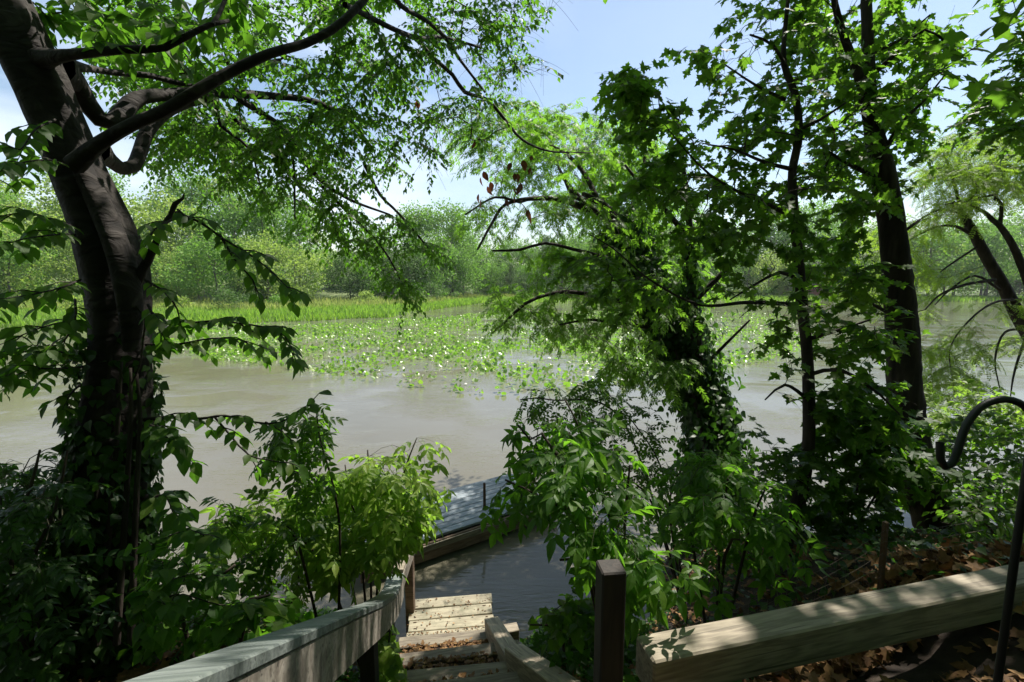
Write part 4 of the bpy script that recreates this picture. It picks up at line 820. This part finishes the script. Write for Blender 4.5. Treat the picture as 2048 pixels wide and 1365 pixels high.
# ------------------------------------------------------------------ maples on the right
MA = Plant('young_maple', P(1570, 1085, 4.1), 'slender young maple with pointed leaves standing above the square post', 'tree')
MA.pxlimb([(1560, 1110, 4.1, 40), (1575, 1060, 4.1, 32), (1600, 990, 4.1, 28), (1616, 900, 4.05, 24), (1618, 800, 4.0, 24), (1614, 700, 4.0, 22), (1604, 600, 4.0, 22), (1596, 500, 4.0, 20), (1588, 420, 4.0, 19), (1585, 345, 4.0, 17), (1598, 270, 4.0, 16), (1590, 190, 4.0, 14), (1568, 130, 4.0, 12), (1570, 60, 4, 9), (1580, -40, 4, 7), (1590, -200, 4, 5)], name='trunk', sides=10, step=.07)
for rows in [[(1590, 340, 4, 10), (1530, 325, 3.9, 7), (1470, 300, 3.8, 5), (1420, 290, 3.7, 3)], [(1575, 140, 4, 8), (1545, 90, 3.9, 6), (1500, 70, 3.8, 4)], [(1590, 440, 4, 10), (1540, 410, 3.9, 8), (1490, 390, 3.8, 6), (1420, 350, 3.7, 5), (1370, 300, 3.6, 3), (1330, 250, 3.5, 2)],
             [(1600, 560, 4, 10), (1560, 545, 3.9, 7), (1510, 570, 3.8, 5), (1460, 600, 3.7, 3)], [(1604, 610, 4, 10), (1500, 605, 3.8, 8), (1400, 610, 3.6, 6), (1300, 560, 3.5, 4), (1230, 500, 3.4, 3), (1180, 470, 3.4, 2)], [(1598, 260, 4, 9), (1640, 240, 3.9, 6), (1700, 200, 3.8, 4)],
             [(1612, 680, 4, 10), (1680, 660, 3.8, 7), (1740, 640, 3.7, 4)], [(1618, 800, 4, 9), (1570, 770, 3.8, 6), (1530, 800, 3.7, 3)], [(1618, 750, 4, 9), (1680, 740, 3.8, 8), (1760, 790, 3.6, 5), (1800, 830, 3.5, 3)], [(1570, 200, 4, 8), (1510, 170, 3.9, 5), (1450, 130, 3.8, 3)]]:
    MA.pxlimb(rows, lobes=0, sides=5, step=.10)
zA = [(1385, 110), (1430, 60), (1470, -40), (1690, -60), (1690, 300), (1640, 400), (1560, 420), (1440, 420), (1400, 330), (1395, 250), (1420, 180)]
zB = [(1205, 165), (1260, 135), (1300, 160), (1290, 210), (1350, 190), (1395, 240), (1420, 420), (1450, 520), (1400, 540), (1340, 500), (1290, 440), (1260, 400), (1220, 300), (1245, 240), (1200, 200)]
zC = [(1480, 620), (1640, 580), (1790, 600), (1830, 720), (1800, 880), (1700, 900), (1590, 830), (1540, 690)]
EL = MA.grow(zone(zA, 3.4, 5.4, 165, .3)); clothe(MA, EL, .092, .050, T_MAPLE, M['leaf_m'], 'maple', sub=2, tail=.4, sublen=.25, droop=.45, tiltj=.5)
EL = MA.grow(zone(zB, 3.6, 5.8, 105, 1.5)); clothe(MA, EL, .088, .048, T_MAPLE, M['leaf_m'], 'maple', sub=2, tail=.4, sublen=.25, droop=.4, tiltj=.5)
EL = MA.grow(zone([(1060, 500), (1180, 500), (1280, 560), (1340, 620), (1240, 640), (1130, 600)], 3.6, 5.0, 22, .4)); clothe(MA, EL, .088, .048, T_MAPLE, M['leaf_m'], 'maple', sub=2, tail=.4, sublen=.25, droop=.4)
EL = MA.grow(zone(zC, 3.2, 4.6, 62, 2.2)); clothe(MA, EL, .088, .048, T_MAPLE, M['leaf_m'], 'maple', sub=2, tail=.35, sublen=.22, droop=.3, tiltj=.4)
EL = MA.grow(zone([(1430, 420), (1600, 400), (1640, 560), (1560, 620), (1440, 600)], 3.4, 4.6, 50, .2)); clothe(MA, EL, .088, .048, T_MAPLE, M['leaf_m'], 'maple', sub=2, tail=.35, sublen=.22, droop=.4, tiltj=.5)
EL = MA.grow(zone([(1470, 850), (1560, 880), (1650, 900), (1620, 960), (1540, 950), (1480, 920)], 3.6, 4.6, 12)); clothe(MA, EL, .088, .048, T_MAPLE, M['leaf_m'], 'maple', sub=2, tail=.3)
MA.finish(300, .0016, 4)
MB = Plant('big_maple', P(1880, 1065, 5.0), 'thick dark straight trunked maple at the right, leaning left', 'tree')
MB.pxlimb([(1925, 1120, 5.0, 135), (1885, 1060, 5.0, 89), (1850, 980, 5.0, 73), (1822, 880, 5.0, 67), (1810, 780, 5.0, 62), (1806, 680, 5.0, 57), (1798, 600, 5.0, 54), (1788, 500, 5, 50), (1775, 400, 5, 46), (1762, 330, 5, 41), (1748, 270, 5, 35), (1738, 180, 5, 27), (1735, 80, 5, 21), (1730, -40, 5, 17), (1720, -250, 5, 11)], name='trunk', sides=18, lobes=3, rough=.03, step=.07)
for rows in [[(1745, 270, 5, 26), (1720, 160, 4.8, 20), (1690, 80, 4.7, 16), (1670, 10, 4.6, 13), (1660, -80, 4.6, 9)], [(1745, 150, 5, 12), (1790, 110, 4.8, 8), (1850, 60, 4.6, 5), (1920, 110, 4.5, 2.5)], [(1735, 110, 5, 9), (1800, 80, 5, 6), (1860, 30, 5, 3)], [(1765, 360, 5, 12), (1700, 330, 4.8, 8), (1650, 300, 4.7, 5)],
             [(1760, 320, 5, 12), (1800, 250, 4.8, 8), (1850, 200, 4.7, 5), (1890, 150, 4.6, 3)], [(1735, 0, 5, 14), (1850, -80, 5.2, 10), (1980, -120, 5.4, 6)], [(1785, 480, 5, 8), (1840, 440, 5, 5)], [(1800, 640, 5, 8), (1730, 600, 4.8, 5)]]:
    MB.pxlimb(rows, lobes=0, sides=6, step=.12)
EL = MB.grow(zone([(1620, -60), (1800, -60), (1830, 60), (1880, 30), (1940, 110), (1905, 145), (1860, 140), (1865, 240), (1840, 320), (1800, 390), (1700, 430), (1630, 380), (1620, 200)], 4.0, 6.6, 200, .8)); clothe(MB, EL, .095, .052, T_MAPLE, M['leaf_m'], 'maple', sub=2, tail=.4, sublen=.3, droop=.4, tiltj=.5)
EL = MB.grow(zone([(1640, 400), (1750, 400), (1770, 560), (1700, 620), (1640, 560)], 4.2, 5.8, 36, .8)); clothe(MB, EL, .095, .052, T_MAPLE, M['leaf_m'], 'maple', sub=2, tail=.4, sublen=.3, droop=.4)
EL = MB.grow(np.vstack([wbox(-.3, 7.5, 0, 6.0, 8.0, 11, 330), wbox(.4, 4, 5.8, 8.0, 8.7, 10.5, 90)])); clothe(MB, EL, .15, .08, T_CROWN, M['leaf_m'], 'crownleaf', sub=3, tail=.7, sublen=.5)  # crown mostly above the frame, added to shade terrace and steps
EL = MB.grow(np.vstack([wbox(2.5, 8, -1.5, 4.0, 5.6, 8, 130), wbox(-1, 8, -4, 1, 6, 9, 200)])); clothe(MB, EL, .15, .08, T_CROWN, M['leaf_m'], 'crownleaf', sub=3, tail=.7, sublen=.5)  # unseen overhead and rear crown, added to cut sky light on the foreground
MB.finish(300, .0018, 4)
# tree past the right edge
RE = Plant('edge_maple', (7.2, 5.2, 1.2), 'dark leafy maple reaching in from the right edge near the top', 'tree')
RE.limb([(7.2, 5.2, .9, .16), (7.3, 5.4, 3.5, .13), (7.2, 5.6, 6.5, .09), (7.1, 5.7, 9, .04)], name='trunk')
RE.limb([(7.25, 5.4, 4.5, .05), (6.6, 5.5, 5.6, .03), (*P(2000, 190, 5.6), .012)])
EL = RE.grow(np.vstack([zone([(1915, 230), (1960, 180), (2070, 150), (2090, 300), (2010, 290), (1950, 275)], 4.8, 6.2, 60), zone([(2020, 90), (2080, 60), (2080, 150), (2035, 150)], 4.8, 5.6, 14), zone([(1985, -40), (2060, -40), (2060, 5), (2000, 0)], 5, 6, 8)])); clothe(RE, EL, .09, .05, T_MAPLE, M['leaf_m'], 'maple', sub=2, tail=.35, sublen=.25)
RE.finish(150)
# locust
LO = Plant('locust_tree', P(2110, 760, 8.6), 'crooked twin limbed locust with feathery yellow green leaves at the right edge', 'tree', bark='bark2')
LO.pxlimb([(2150, 1000, 8.6, 41), (2110, 800, 8.6, 34), (2070, 690, 8.5, 30), (2035, 630, 8.5, 26), (2005, 570, 8.5, 22), (1975, 520, 8.5, 20), (1948, 470, 8.5, 18), (1925, 430, 8.6, 14), (1905, 405, 8.7, 8)], name='trunk', sides=10)
LO.pxlimb([(2090, 650, 8.3, 21), (2055, 560, 8.2, 16), (2025, 490, 8.2, 13), (1998, 450, 8.2, 11), (1985, 440, 8.2, 10), (1970, 425, 8.2, 7), (1940, 410, 8.3, 5)], sides=9)
for rows in [[(2000, 450, 8.2, 14), (2003, 410, 8.2, 11), (1990, 390, 8.2, 9), (1960, 395, 8.3, 6), (1920, 415, 8.4, 4)], [(1945, 470, 8.5, 14), (1910, 453, 8.4, 10), (1870, 455, 8.2, 7), (1820, 480, 8.1, 4)], [(1930, 430, 8.5, 10), (1880, 420, 8.6, 7), (1830, 445, 8.6, 4)],
             [(1990, 560, 8.4, 14), (1930, 570, 8.2, 10), (1880, 590, 8.1, 7), (1850, 620, 8.0, 4)], [(2000, 580, 8.4, 10), (1950, 552, 8.3, 8), (1900, 580, 8.2, 6), (1870, 610, 8.1, 3)], [(2040, 600, 8.4, 12), (1990, 605, 8.0, 8), (1940, 640, 7.8, 6), (1900, 700, 7.6, 4), (1910, 790, 7.5, 2)],
             [(2060, 660, 8.3, 10), (2010, 665, 8, 8), (1990, 720, 7.8, 6), (2000, 780, 7.7, 3)], [(2060, 650, 8.3, 10), (2030, 740, 8, 7), (2020, 800, 7.8, 3)], [(1960, 490, 8.5, 8), (1900, 530, 8.3, 6), (1880, 545, 8.2, 3)], [(1925, 430, 8.6, 12), (1900, 340, 8.8, 8), (1880, 290, 9, 5)], [(1990, 400, 8.3, 9), (2010, 330, 8.6, 6), (2000, 270, 8.8, 4)]]:
    LO.pxlimb([(a, b, d, w*.55) for a, b, d, w in rows], lobes=0, sides=6, step=.14)
EL = LO.grow(zone([(1850, 330), (1880, 270), (1960, 260), (2080, 260), (2080, 400), (2010, 390), (1900, 430), (1830, 450), (1800, 410)], 7.6, 10, 200, .5)); clothe(LO, EL, .24, .10, T_LOCUST, M['leaf_y'], 'locust', sub=3, tail=.5, sublen=.35, droop=.3)
EL = LO.grow(zone([(1790, 430), (1880, 450), (1850, 520), (1900, 560), (1860, 640), (1950, 620), (2060, 560), (2060, 700), (1960, 720), (1990, 830), (1900, 900), (1840, 820), (1800, 640), (1660, 560), (1660, 480)], 7.2, 9.6, 130, 1.3)); clothe(LO, EL, .24, .10, T_LOCUST, M['leaf_y'], 'locust', sub=3, tail=.5, sublen=.35, droop=.4)
LO.finish(300, .002, 4)

# ------------------------------------------------------------------ bushes
def bush(name, base, label, stems, zones, tm, mat, key, size, spacing, cat='bush', sub=2, tail=.3, sublen=.18, wpx=9, droop=.3, maxleaf=300, up=.2, twig='stem', **kw):
    B_ = Plant(name, base, label, cat, twig=twig, bark='twig'); bb = np.array(base)
    for st in stems:
        n = len(st); B_.limb([(*bb, .012)]+[(*P(a, b, D), .009*(1-.7*i/n)) for i, (a, b, D) in enumerate(st)], name='stem', lobes=0, sides=5, step=.08)
    E = B_.grow(np.vstack([zone(z, d0, d1, n) for z, d0, d1, n in zones]), arch=up); clothe(B_, E, size, spacing, tm, mat, key, sub=sub, tail=tail, sublen=sublen, droop=droop, **kw)
    B_.finish(maxleaf, .0012, 4, gaps=True); return B_
def gp(px, py, D):
    p = P(px, py, D); p[2] = float(near_z(p[0], p[1]))-.03; return p
# bright box elder left of the landing
bush('box_elder', gp(735, 1180, 3.7), 'bright sunlit yellow green box elder shrub beside the landing end of the rail', [[(720, 1080, 3.7), (700, 1000, 3.7), (690, 930, 3.7)], [(760, 1100, 3.6), (790, 1000, 3.6), (820, 910, 3.6), (833, 878, 3.6)], [(690, 1110, 3.8), (640, 1050, 3.8), (600, 1000, 3.8)], [(740, 1000, 3.8), (735, 900, 3.8)], [(640, 1120, 3.6), (520, 1040, 3.5), (440, 1010, 3.5)]],
     [([(690, 900), (740, 895), (780, 930), (810, 880), (850, 890), (855, 1000), (850, 1030), (790, 1070), (740, 1120), (690, 1140), (620, 1120), (600, 1030), (640, 960)], 3.2, 4.1, 95), ([(430, 1000), (540, 990), (620, 990), (620, 1080), (560, 1100), (480, 1060), (400, 1090)], 3.2, 3.9, 16)],
     T_BOX, M['leaf_b'], 'box', .21, .085, sub=2, tail=.28, sublen=.14, droop=.5)
bush('ash_sapling', gp(660, 1190, 3.3), 'taller darker sapling rising behind the left rail in front of the pond', [[(680, 1100, 3.2), (668, 980, 3.1), (640, 880, 3.0), (632, 810, 3.0)], [(600, 1100, 3.1), (570, 1050, 3.0)]],
     [([(560, 850), (640, 800), (665, 850), (660, 930), (640, 980), (560, 980), (530, 920)], 2.8, 3.3, 20), ([(420, 980), (600, 960), (660, 1020), (620, 1090), (500, 1130), (430, 1060)], 2.7, 3.3, 9)], T_BOX7, M['leaf_m'], 'box7m', .2, .09, tail=.2, sublen=.12, droop=.45)
bush('near_elder', gp(1240, 1200, 2.6), 'large leaved dark green shrub leaning left just beyond the square post', [[(1230, 1100, 2.5), (1200, 980, 2.5), (1160, 860, 2.5), (1130, 800, 2.5)], [(1180, 1080, 2.4), (1090, 1000, 2.3), (1010, 960, 2.3)], [(1250, 1050, 2.6), (1260, 930, 2.6)], [(1180, 1150, 2.3), (1120, 1120, 2.2)], [(1120, 920, 2.4), (1060, 880, 2.4), (1035, 850, 2.4)]],
     [([(1040, 850), (1110, 820), (1190, 820), (1220, 900), (1250, 1000), (1250, 1080), (1150, 1040), (1080, 1010), (1010, 1000), (990, 980), (1080, 950), (1060, 900)], 2.1, 2.8, 50), ([(1150, 1050), (1260, 1050), (1330, 1110), (1290, 1170), (1220, 1170), (1150, 1100)], 2.0, 2.5, 16)], T_BOX, M['leaf_e'], 'boxe', .185, .095, tail=.22, sublen=.12, droop=.5)
bush('near_elder', gp(1440, 1170, 3.0), 'rounded mid green shrub in front of the ivy covered trunk', [[(1440, 1080, 3.0), (1450, 1000, 3.0), (1460, 920, 3.0)], [(1380, 1060, 2.9), (1360, 980, 2.9)], [(1500, 1060, 3.0), (1530, 980, 3.0)], [(1450, 1110, 2.7), (1480, 1080, 2.6)]],
     [([(1340, 930), (1420, 890), (1490, 900), (1560, 960), (1590, 1060), (1560, 1130), (1450, 1150), (1360, 1110), (1340, 1050)], 2.6, 3.4, 44)], T_BOX, M['leaf_e'], 'boxe', .185, .09, tail=.22, sublen=.14, droop=.5)
bush('airy_ash_sapling', gp(1380, 1160, 4.2), 'thin airy sapling with small leaflets against the water, centre right', [[(1350, 1060, 4.2), (1320, 930, 4.2), (1270, 850, 4.2), (1210, 780, 4.2)], [(1300, 1000, 4.1), (1180, 930, 4.1)], [(1340, 1000, 4.1), (1400, 900, 4.1)], [(1250, 850, 4.2), (1100, 800, 4.1), (1040, 800, 4.1)]],
     [([(1020, 800), (1100, 770), (1240, 760), (1300, 800), (1320, 900), (1380, 930), (1420, 1010), (1330, 1050), (1230, 980), (1130, 880)], 3.8, 4.6, 60)], T_ASH, M['leaf_m'], 'ashm', .17, .10, tail=.2, sublen=.12, droop=.25)
# undergrowth, right bank
for i, (bx, by, D, z, d0, d1, n, tm, mt, key, sz, lab) in enumerate([
    (1690, 1120, 4.6, [(1580, 960), (1700, 930), (1800, 960), (1820, 1060), (1700, 1110), (1580, 1080)], 4.0, 5.2, 80, T_MAPLE, 'leaf_m', 'maple', .10, 'low maple seedling thicket between the slender and the thick trunk'),
    (1960, 1080, 4.4, [(1880, 850), (2000, 820), (2100, 850), (2100, 1040), (1960, 1060), (1880, 980)], 4.0, 5.4, 110, T_OV, 'leaf_m', 'ovm', .07, 'dense small leaved bush behind the iron hook at the right edge'),
    (1870, 1000, 6.2, [(1830, 760), (1900, 740), (2020, 780), (2080, 850), (1980, 900), (1850, 860)], 5.6, 7, 70, T_OV, 'leaf_b', 'ovb', .08, 'paler bush against the water beside the thick trunk'),
    (1700, 1010, 4.4, [(1640, 800), (1790, 790), (1860, 850), (1880, 950), (1760, 960), (1640, 930)], 3.8, 4.8, 70, T_MAPLE, 'leaf_m', 'maple', .115, 'dark maple undergrowth crossing the foot of the thick trunk'),
    (2000, 1120, 3.4, [(1900, 960), (2050, 930), (2100, 1080), (1980, 1110), (1900, 1050)], 3, 4, 50, T_OV, 'leaf_m', 'ovm', .06, 'low dark bush at the right edge above the timber'),
    (1480, 1130, 5.2, [(1420, 1000), (1600, 1010), (1620, 1110), (1500, 1120), (1400, 1080)], 4.6, 5.6, 36, T_MAPLE, 'leaf_m', 'maple', .10, 'dark seedlings behind the rounded shrub at the water')]):
    b_ = gp(bx, by, D); cx = np.mean([q[0] for q in z]); st = [[((bx+cx)/2+dx, by-60, D), (cx+dx*1.7, np.mean([q[1] for q in z])+20, D)] for dx in (-60, -10, 50)]
    bush('undergrowth', b_, lab, st, [(z, d0, d1, n)], tm, M[mt], key, sz, .045, tail=.25, sublen=.18, maxleaf=150, up=.1)
# left undergrowth
bush('left_shrub', gp(60, 1300, 2.4), 'dark long leaved shrub left of the leaning tree against the pond', [[(60, 1150, 2.2), (110, 1020, 2.2), (135, 900, 2.2)], [(20, 1100, 2.1), (60, 980, 2.1), (80, 900, 2.1)], [(0, 1150, 2.1), (0, 1000, 2.1), (-20, 940, 2.1)]],
     [([(-60, 900), (40, 930), (80, 880), (130, 880), (130, 1000), (90, 1280), (-60, 1300)], 1.9, 2.7, 60)], T_BOX7, M['leaf_i'], 'box7i', .17, .09, tail=.2, sublen=.14, droop=.3)
bush('left_shrub', gp(40, 1300, 3.4), 'lighter green brush farther down the bank at the left edge', [[(20, 1200, 3.2), (60, 1060, 3.2)], [(120, 1150, 3.2), (130, 1050, 3.2)]], [([(-60, 1020), (60, 990), (150, 1020), (150, 1290), (-60, 1290)], 2.9, 4.0, 70)], T_OV, M['leaf_m'], 'ovm', .075, .04, tail=.25, maxleaf=150)
bush('vine_tangle', gp(420, 1280, 2.2), 'broad leaved vines and brambles between the leaning tree and the rail', [[(430, 1200, 2.2), (470, 1130, 2.2)], [(360, 1220, 2.2), (340, 1120, 2.3)], [(500, 1200, 2.0), (540, 1190, 2.0)]],
     [([(280, 1080), (340, 1060), (420, 1130), (520, 1160), (600, 1200), (560, 1240), (400, 1280), (250, 1310), (260, 1180)], 1.9, 2.8, 40)], T_HEART, M['leaf_e'], 'hearte', .062, .045, tail=.2, sublen=.12, maxleaf=300)
bush('thin_brush', gp(560, 1220, 3.6), 'fine narrow leaved brush behind the left rail', [[(520, 1150, 3.6), (470, 1060, 3.6)], [(600, 1140, 3.6), (580, 1080, 3.6)]], [([(330, 1060), (480, 1030), (640, 1060), (700, 1150), (560, 1190), (400, 1160)], 3.2, 4.2, 22)], T_PIN, M['leaf_b'], 'pinb', .13, .08, tail=.2, maxleaf=100)
bush('bramble', gp(765, 1360, 3.1), 'bright green vines growing under the rail beside the steps', [[(750, 1330, 3.0), (745, 1290, 3.0)], [(775, 1320, 3.2), (780, 1260, 3.3)]], [([(752, 1290), (785, 1270), (795, 1330), (800, 1400), (750, 1400)], 2.9, 3.5, 24)], T_HEART, M['leaf_b'], 'heartb', .085, .05, tail=.15, sublen=.1, maxleaf=200)
bush('bramble', gp(1130, 1290, 3.2), 'low dark vines on the bank right of the steps', [[(1120, 1260, 3.2), (1060, 1250, 3.2)], [(1150, 1240, 3.3), (1180, 1200, 3.3)]], [([(1070, 1235), (1120, 1200), (1220, 1200), (1220, 1290), (1160, 1290), (1090, 1270)], 2.9, 3.8, 34)], T_HEART, M['leaf_m'], 'heartm', .08, .05, tail=.16, sublen=.12, maxleaf=200, up=.05)
# ------------------------------------------------------------------ ground cover
def scatter(n, xr, yr, keep, tm, mat, size, name, label, cat, lift=.02, flat=.35, density=None):
    x = rng.uniform(*xr, n); y = rng.uniform(*yr, n); z = near_z(x, y); k = keep(x, y, z) & (z > .03); x, y, z = x[k], y[k], z[k]; n = len(x)
    pos = np.stack([x, y, z+rng.uniform(.004, lift, n)], 1); kk = gap_keep(pos*1) | True; a = rng.uniform(0, 6.28, n)
    d = np.stack([np.cos(a), np.sin(a), rng.normal(0, flat*.6, n)], 1); up = np.array([0, 0, 1.])+rng.normal(0, flat, (n, 3))
    V, F = place(tm, pos, frames(d, up), size*rng.uniform(.6, 1.3, n)); return mobj(name, V, F, mat, kind='stuff', label=label, cat=cat)
def instair(x, y): return (x > -1.15) & (x < .40-.29*(y-2.3)) & (y > .3) & (y < 5)
T_LIT = t_maple(.2, .25, [(0, 0), (-.10, .28), (.16, .26), (.28, .52), (.46, .22), (.68, .26), (1, 0)])
T_CREEP = t_blade([.3], [.44], .15, .2)
def onbeam(x, y): return (y < 1.83+.245*(x-.53)) & (y > 1.64+.245*(x-.53)) & (x > .5)
scatter(16000, (-5, 8), (1.0, 7.2), lambda x, y, z: ~instair(x, y) & ~onbeam(x, y), T_LIT, M['litter'], .07, 'leaf_litter', 'brown fallen leaves covering the bank and the ground', 'leaf litter', .04, .45)
scatter(14000, (.4, 4.5), (.7, 1.8), lambda x, y, z: ~onbeam(x, y), T_LIT, M['litter'], .055, 'leaf_litter', 'brown fallen leaves on the dark ground below the long timber', 'leaf litter', .02, .3)
scatter(22000, (-6, 8), (2.0, 7.4), lambda x, y, z: ~instair(x, y) & ~onbeam(x, y) & ((np.sin(x*2.3)*np.sin(y*2.9+x) > -.45) | (x > 1.8)) & ~((x > .5) & (x < 2.3) & (y < 2.5)), T_CREEP, M['leaf_i'], .06, 'ground_ivy', 'dark ivy and creepers covering the bank', 'ground cover', .12, .5)
scatter(4200, (.0, 1.1), (1.9, 4.6), lambda x, y, z: ~instair(x, y) & ~onbeam(x, y), T_CREEP, M['leaf_i'], .055, 'creeper_cover', 'dense small creepers on the steep bank right of the step kerb', 'ground cover', .16, 1.2)
scatter(2600, (-2.4, -1.1), (2.2, 5.0), lambda x, y, z: x < -1.18, T_CREEP, M['leaf_i'], .055, 'creeper_cover', 'dense small creepers on the bank left of the steps', 'ground cover', .16, 1.2)
scatter(2600, (.6, 3.4), (1.8, 2.75), lambda x, y, z: ~onbeam(x, y) & (y > 1.84+.245*(x-.53)), T_LIT, M['litter'], .075, 'leaf_litter', 'curled brown leaves heaped behind the long timber', 'leaf litter', .09, .8)
# leaf crumbs on the steps
n = 3600; v = rng.uniform(0, 1, n); u_ = rng.uniform(-.46, .5, n); yy = -.28-2.2*v**1.0; kk_ = np.where(yy > -.6, 0, 1); stepz = np.interp(-yy, [.2, .5, .6, .61, 1.0, 1.01, 1.42, 1.43, 1.75, 1.76, 2.08, 2.09, 2.4, 2.41], [.5, .5, .5, .70, .70, .89, .89, 1.08, 1.08, 1.27, 1.27, 1.46, 1.46, 1.65])
c_, s_ = math.cos(YAW), math.sin(YAW); ul = rng.uniform(-.44, .44, 500); U2 = np.concatenate([u_, ul]); Y2 = np.concatenate([yy, np.where(rng.random(500) < .6, rng.uniform(-.36, -.2, 500), rng.uniform(-.33, .3, 500))]); Z2 = np.concatenate([stepz, np.full(500, .5)])
keep_ = rng.random(4100) < np.where(np.arange(4100) < 3600, .95, .6); U2, Y2, Z2 = U2[keep_], Y2[keep_], Z2[keep_]; n = len(U2)
pos = np.stack([ST[0]+U2*c_-Y2*s_, ST[1]+U2*s_+Y2*c_, Z2+rng.uniform(.004, .02, n)], 1); a = rng.uniform(0, 6.28, n)
V, F = place(T_LIT, pos, frames(np.stack([np.cos(a), np.sin(a), rng.normal(0, .2, n)], 1), np.array([0, 0, 1.])+rng.normal(0, .35, (n, 3))), np.where(np.arange(n) < 3300, .042, .02)*rng.uniform(.4, 1.3, n)); mobj('leaf_debris', V, F, M['litter'], kind='stuff', label='brown leaf crumbs lying on the steps and the landing', cat='leaf litter')
# larger fallen leaves one can pick out
lm = mesh('fallen_leaf', T_LIT[0], T_LIT[1], M['litter'])
for k in range(70):
    if k < 34: t = rng.uniform(.02, 1); x = .6+t*2.6; y = 1.80+.245*(x-.53)+rng.uniform(.0, .3); z = float(near_z(x, y))+.04+(.11 if y < 1.88+.245*(x-.53) else .02)
    elif k < 56: x = rng.uniform(.8, 2.6); y = rng.uniform(1.0, 1.6); z = float(near_z(x, y))+.02
    else: x = rng.uniform(.35, 1.4); y = rng.uniform(2.5, 3.6); z = float(near_z(x, y))+.03
    o = bpy.data.objects.new('fallen_leaf', lm); COL.objects.link(o); s_ = rng.uniform(.07, .115); o.location = (x, y, z); o.scale = (s_,)*3; o.rotation_euler = (rng.normal(0, .5), rng.normal(0, .5), rng.uniform(0, 6.28))
    grp = 'fallen leaves behind the timber' if k < 34 else 'fallen leaves in front of the timber' if k < 56 else 'fallen leaves on the bank by the post'
    meta(o, ['dry brown fallen leaf resting against the back of the long timber', 'dry brown fallen leaf on the dark ground below the long timber', 'dry brown fallen leaf on the bank beside the square post'][0 if k < 34 else 1 if k < 56 else 2], 'fallen leaf', grp)
# ------------------------------------------------------------------ air
m = bpy.data.materials.new('haze_air'); m.use_nodes = True; nt = m.node_tree; nt.nodes.remove(nt.nodes['Principled BSDF'])
pv = nt.nodes.new('ShaderNodeVolumePrincipled'); pv.inputs['Color'].default_value = (.92, .95, 1, 1); pv.inputs['Density'].default_value = .0002; pv.inputs['Anisotropy'].default_value = .3
nt.links.new(pv.outputs[0], nt.nodes['Material Output'].inputs['Volume'])
V, F = box(-320, 320, -60, 332, -2.4, 46, .5); mobj('haze', V, F, m, kind='stuff', label='thin pale summer haze over the pond', cat='haze')
